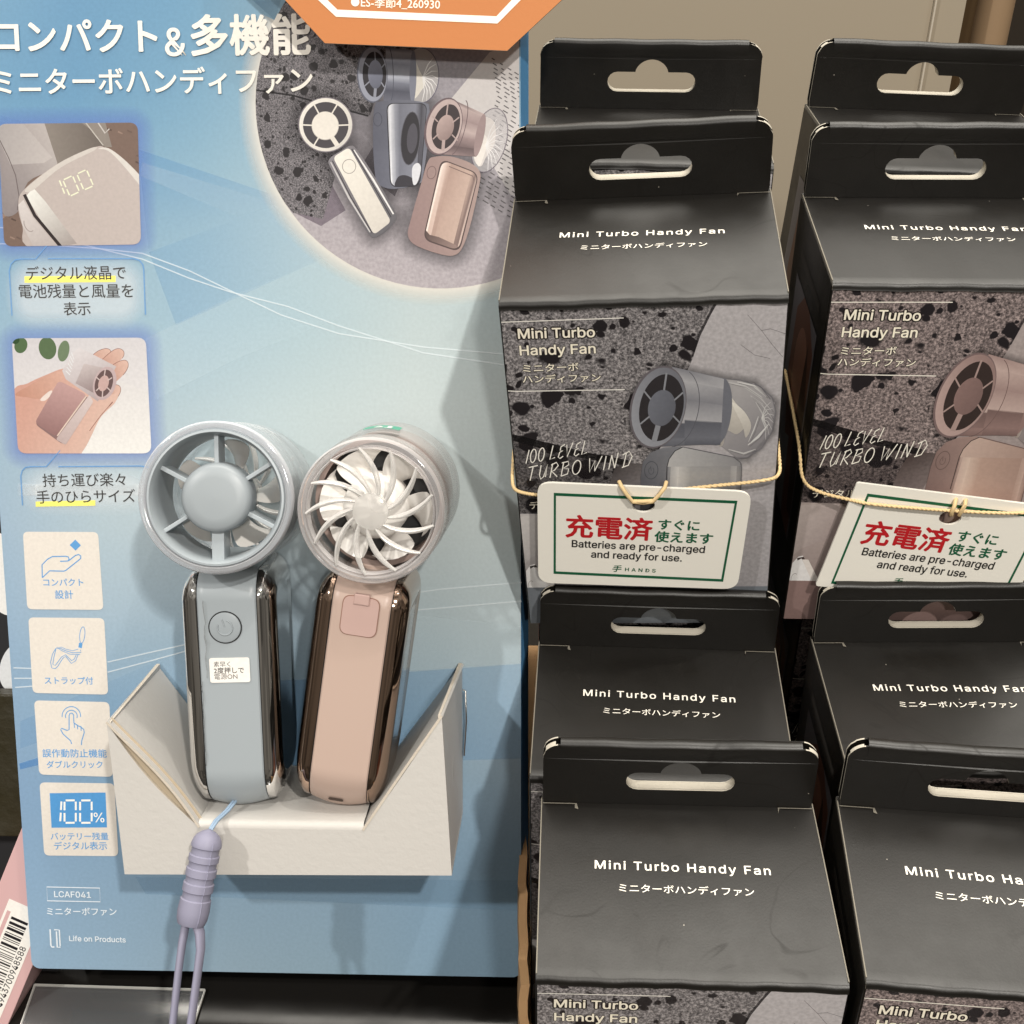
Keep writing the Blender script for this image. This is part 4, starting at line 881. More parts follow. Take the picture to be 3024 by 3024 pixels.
# crinkled clear tape down the left edge
def tape(root, x, y, pts, wd, name='clear_tape', m=TAPE):
    vs = []; fs = []
    for i, z in enumerate(pts):
        j = random.uniform(-1, 1)
        for k in range(5):
            a = k / 4; vs.append((x[0] + (x[1] - x[0]) * a + random.uniform(-.0003, .0003), y[0] + (y[1] - y[0]) * a ** 1.5 + random.uniform(-.0004, .0002), z + random.uniform(-.0006, .0006)))
    for i in range(len(pts) - 1):
        for k in range(4): a = i * 5 + k; fs.append((a, a + 1, a + 6, a + 5))
    return obj(name, mesh(name, vs, fs, mats=[m]), root)
tape(fan_g, (-.0144, -.0065), (-.012, -.0212), [.045 + .0022 * i for i in range(12)], .004)
tape(fan_g, (-.0144, -.0085), (-.010, -.0209), [.016 + .0021 * i for i in range(14)], .004)
# --- pink fan, outlet side showing
fan_p = fan_root('pale pink handheld fan with clear swirl grille, rose chrome sides and green number label', (119.2, 78.9, 22.6), 8.6)
fan_body(fan_p, PINKPL, ROSE, HB - .0015)
R_, f_ = head_matrix(P3(134.2, 176.7, 54), P3(134.9, 176.5, 4))
Mh = fan_p.matrix_world.inverted() @ MP @ Matrix.Translation(f_) @ R_
R0 = .0216
mb = MB(); shell_tube(mb, R0, -.004, -.0495, steps=((-.013, 0), (-.0133, -.0006), (-.016, -.0006), (-.0163, .0004), (-.047, .0004))); mb.obj('clear_shell', CLEARP, fan_p, smooth=40, M=Mh)
mb = MB(); rim_ring(mb, R0); mb.lathe([(R0 - .0026, -.0008), (R0 - .0029, -.0004), (R0 - .0032, -.0010), (R0 - .0032, -.004), (R0 - .0026, -.004)], 96); mb.obj('shell_rim', CLEARRIMP, fan_p, smooth=40, M=Mh)
mb = MB(); mb.lathe([(R0 - .0004, -.0040), (R0 - .00025, -.0046), (R0 - .0006, -.0048)], 96); mb.obj('rose_line', ROSE, fan_p, M=Mh)
gr = grille(fan_p, R0 - .0026, -.0010, 1); gr.matrix_local = Mh @ Matrix.Rotation(radians(8), 4, 'Z')
imp = impeller(fan_p, -.0100, -.0185, .0098, .0174, 6, -1, True, .80); imp.matrix_local = Mh
duct = mat('dark_pink_duct', (.36, .27, .24, 1), .4)  # darker than the grip: part brown plastic, part interior shade in the colour
mb = MB(); mb.lathe([(.0184, -.0195), (.0184, -.044), (.0200, -.044), (.0200, -.0195)], 96); mb.obj('air_duct', duct, fan_p, smooth=40, M=Mh)
mb = MB(); mb.lathe([(0, -.0205), (.0095, -.0205), (.0095, -.030), (0.0185, -.030), (.0185, -.031), (0, -.031)], 64, closed=False); mb.obj('motor', DARKPL, fan_p, smooth=40, M=Mh)
# green number label stuck on top of the shell (reads upside down from the front)
class ShellArt(Art):
    def put(s, uv, w):
        a = pi / 2 - uv[0]; r = R0 + .00085 + w; return (r * cos(a), r * sin(a), uv[1])
A = ShellArt(None, 'panel'); 
for i in range(8):
    a0, a1 = -.26 + .065 * i, -.26 + .065 * (i + 1); A.poly([(a0, -.0225), (a1, -.0225), (a1, -.0305), (a0, -.0305)], rgb(70, 160, 132), up=(i == 0))
vs, fs = text_geo('14', .02, True)
A.w += .0001; n = len(A.v)
for x, y in vs: A.v.append(A.put((.17 - x * .30, -.0296 + (.72 - y) * .0088 - .0000), A.w)); A.c.append(rgb(240, 244, 238))
A.f += [tuple(i + n for i in f) for f in fs]; A.mi += [0] * len(fs)
o = A.obj('number_label', fan_p); o.matrix_local = Mh
cov = rquad((-.0055, .0705), (.0055, .0705), (.0055, .0585), (-.0055, .0585), .0026)
A = MB(); vs = [(x, FY - .0003, z) for x, z in cov] + [(x, FY + .002, z) for x, z in cov]; n_ = len(cov)
A.add(vs, [tuple(range(n_))] + [(k, (k + 1) % n_, n_ + (k + 1) % n_, n_ + k) for k in range(n_)]); pc = A.obj('port_cover', PINKCOV, fan_p, smooth=30)
cov2 = rquad((-.0058, .0708), (.0058, .0708), (.0058, .0582), (-.0058, .0582), .0028)
A = MB(); A.add([(x, FY - .00006, z) for x, z in cov2], [tuple(range(len(cov2)))]); A.obj('cover_gap', mat('pink_gap', (.30, .17, .13, 1), .7), pc)
A = MB(); A.box((-.0024, FY - .0009, .0682), (.0024, FY + .001, .0716), bev=.0004); A.obj('cover_tab', PINKCOV, pc)
pv = []; cy_, cz_, rr_ = -.0405 / 2 + .0145, .0145, .0145 + .00048
for x, t_ in rquad((-.0024, .0009), (.0024, .0009), (.0024, -.0009), (-.0024, -.0009), .0009):
    ph = radians(44) - t_ / rr_; z_ = cz_ - rr_ * sin(ph); pv.append((x - .0004, cy_ - rr_ * cos(ph) - .0001, z_ - .0013 * max(0, 1 - z_ / .016) ** 1.3 - .0001))
A = MB(); A.add(pv, [tuple(range(len(pv)))]); A.obj('charging_port', mat('port_dark', (.06, .035, .025, 1), .5), fan_p)
tape(fan_p, (-.0146, -.0128), (-.004, -.016), [.030 + .0024 * i for i in range(12)], .004, 'silver_tape', mat('crumpled_foil_tape', (.62, .58, .52, 1), .35, metal=.3))
# --- necks
for r_, mt, u in ((fan_g, GREYPL, 0), (fan_p, PINKPL, .0)):
    mb = MB(); mb.box((-.006, -.012, HB - .003), (.006, .012, HB + .0022), bev=.001); mb.obj('neck', mt, r_)

# ================================================================== WRIST STRAP
strap = empty('wrist_strap', MP @ Matrix.Translation(P3(82.1, 77.5, 52)), 'lavender ribbed silicone wrist strap hanging from the grey blue fan', 'strap')
Q = lambda u, v, w: tuple(Vector(P3(u, v, w)) - Vector(P3(82.1, 77.5, 52)))
mb = MB()
for d in (-.45, .45):
    mb.tube([Q(86.6 + d, 80.5, 38), Q(85.2 + d, 79.0, 42), Q(84.0 + d, 78.3, 44.8), Q(83.2 + d, 78.0, 47.5), Q(82.4 + d * .8, 76.8, 50.5), Q(81.9 + d * .6, 75.0, 52)], .00045, 8)
mb.obj('cord', CORDM, strap, smooth=60)
pA, pB = Vector(Q(82.3, 77.2, 52)), Vector(Q(77.0, 49.0, 58)); ax = (pB - pA); L = ax.length
prof = [(0, .0002), (.03, .0022), (.07, .0036), (.11, .0043), (.155, .00468), (.185, .00468), (.195, .00425), (.265, .00425), (.275, .00465), (.335, .00470), (.345, .00425), (.405, .00425), (.415, .00468), (.49, .00472), (.5, .00425), (.56, .00425), (.57, .0047), (.65, .00475), (.66, .0043), (.73, .0043), (.74, .0047), (.86, .0049), (.95, .0047), (1.0, .0042)]
zq = ax.to_track_quat('Z', 'X').to_matrix().to_4x4()
mb = MB(); mb.lathe([(r, t_ * L) for t_, r in prof], 40, M=Matrix.Translation(pA) @ zq, closed=False)
mb.lathe([(0, L)] + [(.0042, L)], 40, M=Matrix.Translation(pA) @ zq, closed=False)
mb.obj('ribbed_grip', LAV, strap, smooth=32)
mb = MB(); d_ = ax.normalized(); side_ = Vector((0, -1, 0)).cross(d_).normalized()
f2 = d_.cross(side_).normalized(); f2 = f2 if f2.y < 0 else -f2; rt_ = side_ if side_.x > 0 else -side_
sx_ = [pA + d_ * (L * t_) + (f2 * .80 + rt_ * .60) * (r + .00003) for t_, r in prof[3:]]
mb.tube(sx_, .00022, 6); mb.obj('mould_line', LAV, strap)
mb = MB()
mb.tube([Q(75.6, 50.6, 58), Q(75.1, 46.5, 59), Q(74.6, 43.5, 60), Q(73.6, 35, 62), Q(72.1, 20, 65), Q(70.5, 5, 69), Q(71, -8, 73), Q(73.5, -14, 75), Q(76, -8, 74), Q(77.0, 5, 70), Q(77.8, 20, 65.5), Q(79.6, 35, 62), Q(80.4, 42, 60.5), Q(80.0, 46.5, 59.3), Q(78.6, 50.4, 58)], [.0021, .0021, .0020] + [.00185] * 9 + [.0020, .0022, .0024], 14, flat=.6)
mb.obj('loop', LAV, strap, smooth=60)

# ================================================================== ORANGE SIGN
sign = empty('shelf_sign', MP @ Matrix.Translation(P3(145, 327, 14)), 'orange eight sided sign with white outline hanging over the blue panel', 'sign')
Q2 = lambda u, v: ((u - 145) / 1000, (v - 327) / 1000)
cx_, hm = 145, 352
octo = [(117.3, 315.0), (173.0, 312.3), (190.2, 327.4), (203, 342), (203, 362), (190, 377), (173, 391), (117.3, 391), (102, 377), (90, 362), (90, 342), (105.0, 328.1)]
mb = MB(); p2 = [(*Q2(*p),) for p in octo]; mb.sheet([(x, 0, z) for x, z in p2], (0, -1, 0), .0008, 0, 1); mb.obj('sign_board', [ORANGE, mat('sign_edge', (.75, .65, .5, 1), .7)], sign)
class LocArt(Art):
    def put(s, uv, w): return (uv[0], -w, uv[1])
A = LocArt(None, 'panel', .0001); wl = rgb(246, 240, 226)
inn = [(121.2, 323.6), (169.9, 321.2), (181, 332), (192, 345), (192, 360), (170, 382), (120, 383), (99, 360), (99, 345), (109, 335)]
A.stroke([Q2(*p) for p in inn], .0021, wl, True); A.obj('white_outline', sign)
A = LocArt(None, 'panel', .0001); A.text('●ES-季節4_260930', Q2(125.6, 325.2), Q2(152.6, 324.2), wl, .008, base='min'); A.obj('lettering', sign)

# ================================================================== FAN BOXES
def front_art(pink):
    A = Art(HF, 'panel', .0001); A.mats.append(PUM_BOXP if pink else PUM_BOX); A.crop(1400, 900, .5176)
    def grey(c):
        m_ = .3 * c[0] + .55 * c[1] + .15 * c[2]; k_ = .62 if pink else .45
        return tuple(m_ + (c[i] - m_) * k_ for i in range(3)) + (c[3],)
    A.tint = grey
    cc = (lambda g, p: rgb(*p)) if pink else (lambda g, p: rgb(*g))
    H3 = Matrix(HF).inverted()
    def bx(x, z): q = H3 @ Vector((x / 1000, z / 1000, 1)); q = (q.x / q.z * 1000, q.y / q.z * 1000); return ((q[0] - 1400) / .5176, (q[1] - 900) / .5176)
    FULL = [bx(.5, -2.2), bx(77.6, -2.2), bx(77.6, -123.3), bx(.5, -123.3)]; A.clip = [A.px(p) for p in FULL]
    A.poly(FULL, G((1500, 100), cc((190, 180, 184), (176, 158, 154)), (1550, 1600), cc((168, 160, 166), (150, 130, 128))), 3)
    for pts in ([(1560, 60), (1640, 150), (1700, 230), (1760, 300)], [(1520, 230), (1600, 290), (1690, 310)], [(1640, 150), (1690, 140), (1780, 170)]): A.stroke(pts, 3.5, al(rgb(120, 108, 112), .45), m=1)
    A.poly([bx(.5, -2.2), (1395, -20), (1350, 60), (1290, 180), (1250, 300), (1200, 420), (1150, 520), (1150, 700), (1000, 900), (850, 1030), (780, 1200), (250, 1195), (60, 1195), bx(.5, -60)], rgb(100, 90, 96), 4)
    A.poly([(1395, -20), (1350, 60), (1290, 180), (1250, 300), (1235, 310), (1275, 175), (1335, 55), (1378, -20)], al(rgb(50, 44, 50), .6), 1)
    A.poly([(205, 738), (420, 790), (640, 845), (880, 890), (870, 925), (620, 880), (400, 830), (208, 775)], al(rgb(24, 20, 22), .8), 1)
    A.poly([(205, 770), (420, 830), (640, 885), (880, 930), (780, 1195), (240, 1195)], al(rgb(40, 32, 36), .38), 1)
    A.poly([(770, 1030), (800, 940), (860, 905), (960, 910), (960, 1040), (900, 1200), (740, 1200)], G((780, 960), cc((74, 62, 62), (78, 60, 56)), (900, 1150), cc((150, 138, 142), (140, 122, 120))), 3)
    cream = rgb(250, 242, 222); blk = rgb(28, 22, 22)
    A.stroke([(143, 103), (852, 78)], 5, cream); A.stroke([(188, 494), (240, 497), (858, 487)], 5, cream)
    A.text('Mini Turbo', (252, 196), (688, 186), cream, .016, base='zero', halo=(.085, blk)); A.text('Handy Fan', (262, 291), (692, 279), cream, .016, base='zero', halo=(.045, blk))
    A.text('ミニターボ', (280, 388), (596, 377), cream, .016, hs=.92, halo=(.075, blk)); A.text('ハンディファン', (278, 450), (722, 440), cream, .016, hs=.92, halo=(.075, blk))
    script(A, '100 LEVEL', (285, 910), (655, 852), 74, cream, 6); script(A, 'TURBO WIND', (300, 1008), (905, 922), 78, cream, 6)
    A.text('デジタル', (318, 1168), (560, 1160), cream, .004)
    # fan picture, with its soft printed shadow
    sh = rgb(24, 20, 24); cl_ = A.clip; A.clip = None
    glow(A, [(900, 700), (930, 480), (1080, 350), (1400, 420), (1600, 450), (1715, 560), (1700, 720), (1560, 872), (1300, 860), (1000, 815)], 46, sh, .42)
    A.clip = cl_
    b0, b1_, b2, b3 = cc((132, 132, 146), (172, 134, 126)), cc((178, 176, 184), (204, 168, 156)), cc((92, 96, 114), (128, 94, 88)), cc((112, 116, 134), (156, 116, 108))
    TUBE = [(1400, 420), (1520, 432), (1630, 465), (1700, 530), (1722, 610), (1700, 720), (1640, 820), (1560, 872), (1500, 880), (1395, 800)]
    A.poly(TUBE, G((1420, 480), al(cc((206, 200, 200), (198, 184, 180)), .6), (1660, 780), al(cc((150, 144, 154), (140, 124, 124)), .55)), 1)
    A.poly(smooth([(1440, 500), (1490, 560), (1560, 640), (1560, 680), (1500, 740), (1440, 720), (1420, 800), (1395, 790), (1420, 600)]), G((1440, 540), cc((226, 214, 190), (214, 196, 176)), (1450, 780), cc((176, 164, 150), (166, 148, 136))))
    A.poly(smooth([(1470, 560), (1540, 610), (1580, 690), (1550, 760), (1530, 690)]), G((1480, 560), cc((240, 230, 208), (228, 210, 194)), (1560, 740), cc((190, 178, 162), (176, 158, 146))))
    rt = random.Random(4); wh_, dk2 = rgb(250, 248, 244), rgb(70, 64, 74)
    for p_ in ([(1450, 450), (1540, 470), (1640, 530), (1690, 600)], [(1500, 445), (1600, 470), (1670, 520)], [(1600, 560), (1650, 620), (1665, 720)], [(1560, 800), (1620, 760), (1680, 690)], [(1450, 830), (1530, 850), (1600, 820)], [(1620, 640), (1600, 720), (1560, 790)], [(1580, 520), (1640, 570), (1690, 650)]):
        q_ = [(x + rt.uniform(-8, 8), y + rt.uniform(-8, 8)) for x, y in p_]; A.stroke(q_, [4] + [rt.uniform(7, 15)] * (len(q_) - 2) + [3], al(wh_, rt.uniform(.35, .7)), m=1)
        A.stroke([(x + 10, y + 8) for x, y in q_], 4, al(dk2, .28), m=1)
    for k in range(7): a = -1.0 + k * .33; A.stroke([(1640, 650), (1640 + 36 * cos(a), 645 + 70 * sin(a)), (1640 + 70 * cos(a + .25), 650 + 130 * sin(a + .2))], [5, 4, 2], al(wh_, .5), m=1)
    A.stroke([(1400, 420), (1520, 432), (1630, 465), (1700, 530), (1722, 610), (1700, 720), (1640, 820), (1560, 872), (1500, 880)], 4, cc((120, 116, 128), (126, 104, 104)))
    A.stroke([(1600, 450), (1640, 475), (1690, 540)], 4, cc((110, 104, 120), (116, 94, 96)))
    A.band((1130, 355), (1010, 812), (1400, 795), (1440, 425), [(0, b0), (.12, b1_), (.3, b0), (.55, b1_), (.68, b1_), (.70, b2), (.9, b3), (1, b2)])
    A.ell((1400, 612), 68, 192, .12, b3); A.band((1200, 372), (1200, 800), (1405, 800), (1425, 425), [(0, b0), (.15, b1_), (.4, b0), (.66, b1_), (.68, b2), (.9, b3), (1, b2)])
    A.stroke(ellpts((1150, 590), 130, 225, .2, 20, -1.3, 1.4), 4, cc((90, 90, 104), (120, 88, 82)))
    A.ell((1048, 585), 158, 240, .24, cc((110, 98, 108), (132, 102, 100))); A.ell((1052, 585), 150, 230, .24, G((920, 640), cc((150, 154, 170), (196, 156, 146)), (1190, 480), cc((116, 118, 134), (158, 120, 112))))
    A.ell((1068, 588), 124, 194, .22, cc((52, 45, 50), (62, 46, 42))); A.ell((1070, 590), 78, 104, .2, G((1000, 560), cc((112, 118, 138), (150, 110, 102)), (1140, 620), cc((96, 100, 118), (132, 96, 90))))
    for a, w in ((-1.5, 11), (-.45, 9), (.45, 9), (1.75, 30), (2.65, 9), (3.65, 9)):
        A.stroke([(1070 + 76 * cos(a + .1), 590 + 102 * sin(a)), (1068 + 128 * cos(a + .16), 588 + 198 * sin(a))], w, cc((140, 144, 158), (180, 142, 132)))
    A.poly([(945, 1300), (950, 980), (962, 900), (1005, 845), (1080, 815), (1180, 808), (1120, 1300)], G((950, 950), cc((92, 94, 108), (138, 104, 96)), (1110, 900), cc((128, 130, 142), (170, 132, 120))))
    A.band((1088, 1300), (1510, 1300), (1528, 905), (1110, 905), [(0, cc((60, 58, 66), (70, 52, 48))), (.03, cc((150, 150, 156), (200, 160, 144))), (.14, cc((206, 202, 198), (222, 188, 164))), (.3, cc((162, 160, 160), (196, 152, 128))), (.85, cc((146, 144, 148), (178, 136, 116))), (.93, cc((172, 168, 170), (200, 160, 140))), (1, cc((120, 118, 124), (150, 112, 98)))])
    A.poly([(1098, 925), (1112, 880), (1145, 835), (1190, 810), (1480, 868), (1520, 900), (1528, 920)], G((1150, 860), cc((186, 184, 184), (206, 168, 148)), (1480, 900), cc((140, 138, 144), (176, 136, 118))))
    A.stroke([(1092, 1100), (1100, 925), (1112, 880), (1145, 835), (1190, 812)], 5, cc((56, 54, 62), (70, 52, 48))); A.stroke([(1190, 812), (1480, 870), (1518, 900), (1526, 930), (1510, 1300)], 5, cc((96, 94, 104), (120, 90, 82)))
    A.stroke(ellpts((1010, 945), 38, 50, .1, 26), 4, cc((74, 76, 90), (112, 82, 76)), True); A.stroke(ellpts((1010, 948), 15, 20, .1, 16, -1.1, 4.2), 3, cc((74, 76, 90), (112, 82, 76))); A.stroke([(1006, 922), (1010, 948)], 3, cc((74, 76, 90), (112, 82, 76)))
    # lower left inset picture and coloured foot band
    A.poly([(240, 1195), (620, 1195), (620, 1660), (300, 1650)], G((260, 1220), cc((196, 184, 180), (186, 164, 156)), (420, 1640), cc((150, 140, 144), (146, 124, 120))), 2)
    A.poly([(255, 1210), (480, 1195), (520, 1360), (330, 1440), (285, 1480)], G((270, 1230), cc((206, 196, 190), (196, 176, 168)), (480, 1400), cc((168, 158, 158), (164, 142, 138))), 2)
    A.poly([(296, 1520), (320, 1485), (345, 1480), (470, 1640), (300, 1645)], rgb(232, 228, 226), 2); A.stroke([(318, 1500), (345, 1490), (470, 1650)], 14, cc((60, 46, 48), (70, 46, 44))); A.poly([(345, 1500), (380, 1500), (500, 1650), (455, 1650)], rgb(226, 214, 204), 2); A.stroke(ellpts((325, 1600), 16, 24, 0, 14, 2.6, 5.4), 3, rgb(170, 160, 160))
    z0 = -106.8; bandc = cc((112, 124, 138), (150, 112, 104))
    A.poly([bx(.5, z0), bx(77.6, z0), bx(77.6, -123.3), bx(.5, -123.3)], bandc)
    A.text('Life on Products', bx(20, -116), bx(46, -116), rgb(44, 42, 46), .01, base='zero', latin=True)
    A.clip = None
    return A.mesh('front_artwork')
def lid_art():
    A = Art(HT, 'top', .00008); A.crop(1500, 2200, .5176); w = rgb(240, 234, 222)
    A.text('Mini Turbo Handy Fan', (497, 708), (1500, 746), w, .010, base='zero', space=1.15)
    A.text('ミニターボハンディファン', (634, 842), (1408, 868), w, .004)
    return A.mesh('lid_lettering')
def side_art():                                     # left face: pale inset picture and a column of small print
    A = Art(None, 'panel', .0001)
    class S_(Art):
        def put(s, uv, w): return (-w, uv[0], uv[1])
    A = S_(None, 'panel', .0001)
    q = [(.010, -.022), (.052, -.022), (.052, -.098), (.010, -.098)]
    A.clip = q; A.poly(q, rgb(126, 122, 128), 2)
    A.poly([(.012, -.03), (.03, -.018), (.044, -.03), (.046, -.055), (.036, -.075), (.03, -.1), (.012, -.1)], rgb(120, 78, 62), 2)
    A.ell((.028, -.046), .011, .016, 0, rgb(168, 118, 98), 2); A.poly([(.012, -.05), (.02, -.03), (.024, -.06), (.018, -.09), (.011, -.09)], rgb(60, 36, 28), 2)
    A.poly([(.03, -.07), (.048, -.078), (.05, -.1), (.026, -.1)], rgb(140, 138, 140), 2); A.clip = None
    for k in range(22):
        A.poly([(.012 + k * .0017, -.0125), (.0133 + k * .0017, -.0125), (.0133 + k * .0017, -.0155), (.012 + k * .0017, -.0155)], rgb(70, 66, 62), up=(k == 0))
    return A.mesh('side_artwork')
LIDART = lid_art(); SIDEART = side_art(); ART = {0: front_art(False), 1: front_art(True)}
def carton_mesh():
    mb = MB(); mb.box((0, .0005, -BH), (BW, BD, -.0009), bev=.0005)
    o = mb.obj('carton', BLACK); m = o.data; bpy.data.objects.remove(o); return m
def lid_mesh():
    r = .0017; prof = [(BD, 0.0), (BD * .6, .0002), (r + .002, .0002)]
    for k in range(1, 8): a = pi / 2 * k / 7; prof.append((r - r * sin(a), -r + r * cos(a)))
    prof += [(-.0002, -.0021), (.0003, -.0024), (.0007, -.0021), (.0007, -.0010), (BD, -.0010)]
    mb = MB(); n = len(prof); N = 26; rings = []
    for i in range(N + 1):
        x = .0002 + (BW - .0004) * i / N; wob = .00009 * sin(i * 1.7) + .00010 * sin(i * .63 + 1)
        rings.append([(x, y + (wob if y < .003 else 0), z + (wob * .6 if y < .003 else 0)) for y, z in prof])
    mb.loft(rings, 0); mb.add(rings[0] + rings[-1], [tuple(range(n)), tuple(range(2 * n - 1, n - 1, -1))], 1)
    # cut slits at the back corners of the lid
    for x0, x1, s_ in ((.0006, .0100, 1), (BW - .0100, BW - .0006, -1)):
        mb.add([(x0, BD - .0041, .0003), (x1, BD - .0041, .0003), (x1, BD - .0038, .0003), (x0, BD - .0038, .0003)], [(0, 1, 2, 3)], 1)
        e_ = x1 if s_ > 0 else x0
        mb.add([(e_ - .0002, BD - .0057, .0003), (e_ + .0002 + s_ * .0006, BD - .0061, .0003), (e_ + .0003, BD - .0038, .0003), (e_ - .0002, BD - .0038, .0003)], [(0, 1, 2, 3)], 1)
    for x in (.0001, BW - .0004): mb.box((x, .0016, -.0006), (x + .0003, BD - .002, .00035), 1)
    o = mb.obj('lid', [BLACK, MIDEDGE]); sharp(o, 40); m = o.data; bpy.data.objects.remove(o); return m
def euro(cx, cz, hw=.01535, hh=.0034, br=.0051, bh=.0043, n=8):
    P = []
    for k in range(n + 1): a = -pi / 2 + pi * k / n; P.append((cx + hw - hh + hh * cos(a), cz + hh * sin(a)))
    for k in range(2 * n + 1): a = pi * k / (2 * n); P.append((cx + br * cos(a) * (1.12 - .12 * sin(a)), cz + hh + bh * sin(a)))
    for k in range(n + 1): a = pi / 2 + pi * k / n; P.append((cx - hw + hh + hh * cos(a), cz + hh * sin(a)))
    return P
def tab_mesh(seed):
    rnd = random.Random(seed); r = .0052; x0, x1 = .0006, BW - .0006; H = BT
    P = [(x0 + .0004, 0), (x1 - .0004, 0)]
    P += [(x1, .002)]
    for k in range(9): a = pi / 2 * k / 8; P.append((x1 - r + r * cos(a) + rnd.uniform(-1, 1) * .00015, H - r + r * sin(a)))
    for k in range(9): a = pi / 2 + pi / 2 * k / 8; P.append((x0 + r + r * cos(a) + rnd.uniform(-1, 1) * .00015, H - r + r * sin(a)))
    P += [(x0, .002)]
    hole = euro(BW / 2 + rnd.uniform(-.0008, .0008), .0094)
    c = bpy.data.curves.new('t', 'CURVE'); c.dimensions = '2D'; c.fill_mode = 'BOTH'; c.extrude = .00025
    for Q_ in (P, hole):
        s_ = c.splines.new('POLY'); s_.points.add(len(Q_) - 1); s_.use_cyclic_u = True
        for pt, q in zip(s_.points, Q_): pt.co = (q[0], q[1], 0, 1)
    o = bpy.data.objects.new('t', c); COL.objects.link(o); m = o.to_mesh()
    vs = [v.co.copy() for v in m.vertices]; fs = [tuple(p.vertices) for p in m.polygons]; nz = [abs(p.normal.z) for p in m.polygons]
    o.to_mesh_clear(); bpy.data.objects.remove(o); bpy.data.curves.remove(c)
    mb = MB(); gap = .0028
    for k, yy in enumerate((BD - gap - .0004, BD - .0003)):
        tf = lambda v: (v.x, yy + v.z + .0005 * sin(v.x / BW * pi) * (-1 if k == 0 else 0) * (v.y / H), v.y)
        V = [tf(v) for v in vs]; n = len(mb.v); mb.v += V
        for f, z in zip(fs, nz):
            top_ = all(vs[i].y > H - .0003 for i in f)
            mb.f.append(tuple(i + n for i in f)); mb.mi.append(0 if z > .5 or top_ else 1)
    # folded top edge joining both layers
    rr = (gap + .0004) / 2; rings = []
    for i in range(17):
        x = x0 + r * .95 + (x1 - x0 - r * 1.9) * i / 16; wob = .00012 * sin(i * 1.3 + seed)
        bow = .0005 * sin(x / BW * pi)
        rings.append([(x, BD - .0003 - rr + .0000 + rr * 1.12 * cos(pi * k / 8) - bow * (k / 8), H - .0005 + wob + rr * .9 * sin(pi * k / 8)) for k in range(9)] + [(x, BD - gap - .00050 - bow * .8, H - .0045)])
    n = 10; V = [v for q in rings for v in q]; b = len(mb.v); mb.v += V
    for i in range(16):
        for k in range(9): mb.f.append((b + i * n + k, b + i * n + k + 1, b + (i + 1) * n + k + 1, b + (i + 1) * n + k)); mb.mi.append(0)
    # pale inner wall of the hanging hole
    h2 = hole; b = len(mb.v)
    for x, z in h2: mb.v.append((x, BD - gap - .0002, z)); mb.v.append((x, BD - .0004, z + .0000))
    for k in range(len(h2)):
        l = (k + 1) % len(h2); mb.f.append((b + 2 * k, b + 2 * l, b + 2 * l + 1, b + 2 * k + 1)); mb.mi.append(1)
    # scuffed pale board showing at the rounded corners
    for sx, cx in ((1, x1 - r), (-1, x0 + r)):
        b = len(mb.v); K = 8; lo_ = rnd.uniform(22, 40); hi_ = rnd.uniform(62, 74); yb_ = BD - gap + rnd.uniform(.0002, .0010)
        for k in range(K + 1):
            a = radians(lo_) + radians(hi_ - lo_) * k / K
            for rad, yy in ((r + .0001, BD - gap - .0007 - .0001), (r + .0002, yb_)):
                mb.v.append((cx + sx * rad * cos(a), yy, H - r + rad * sin(a)))
        for k in range(K): mb.f.append((b + 2 * k, b + 2 * k + 2, b + 2 * k + 3, b + 2 * k + 1)); mb.mi.append(1)
    o = mb.obj('hang_tab', [BLACK, BOARD]); sharp(o, 40); m = o.data; bpy.data.objects.remove(o); return m
CARTON, LID = carton_mesh(), lid_mesh()
def fan_box(tl, rot, pink, label, seed, group='black handheld fan boxes', lean_tab=0):
    yaw, lean, roll = [radians(a) for a in rot]
    R = Matrix.Rotation(yaw, 4, 'Z') @ Matrix.Rotation(lean, 4, 'X') @ Matrix.Rotation(roll, 4, 'Y')
    M = Matrix.Translation(Vector(tl) + Vector((0, 0, LIFT))) @ R @ Matrix.Translation((BW / 2, BD / 2, -BH))
    root = empty('fan_box', M, label, 'box', group); off = Vector((-BW / 2, -BD / 2, BH))
    for nm, me, dy in (('carton', CARTON, 0), ('lid', LID, 0), ('front_artwork', ART[pink], .00042), ('lid_lettering', LIDART, 0), ('side_artwork', SIDEART, 0)):
        o = obj(nm, me, root, loc=off + Vector((0, dy, .00022 if nm == 'lid_lettering' else 0)))
    o = obj('hang_tab', tab_mesh(seed), root, loc=off + Vector((0, 0, .0001)))
    return root
BX = {}
BX['A0'] = fan_box((.0047, .3968, -.1375), (-4.5, -1.1, -.47), 0, 'black box with grey wall showing through its whole hanging hole, rearmost beside the blue stand', 1)
BX['A1'] = fan_box((-.0039, .3169, -.1495), (-4.22, 6.15, -4.06), 0, 'tilted black box with grey fan picture and rounded white tag held by a yellow cord', 2)
BX['A2'] = fan_box((.0050, .2630, -.2755), (-3.55, .26, -.76), 0, 'dusty black box just below the rounded white tag, behind the frontmost box beside the stand', 3)
BX['A3'] = fan_box((.0058, .1957, -.2762), (-2.43, -1.06, -.78), 0, 'frontmost smudged black box next to the blue stand, lid fully visible', 4)
BX['B0'] = fan_box((.1060, .3930, -.1384), (1.67, .96, 2.72), 1, 'rearmost black box of the right stack, in front of the bronze upright', 5)
BX['B1'] = fan_box((.0887, .3262, -.1476), (-2.53, 2.13, -.70), 1, 'black box with pink fan picture and square cornered white tag on a yellow cord', 6)
BX['B2'] = fan_box((.0977, .2623, -.2726), (-1.22, -1.2, -1.31), 1, 'black box right below the square cornered white tag, second from the front on the right', 7)
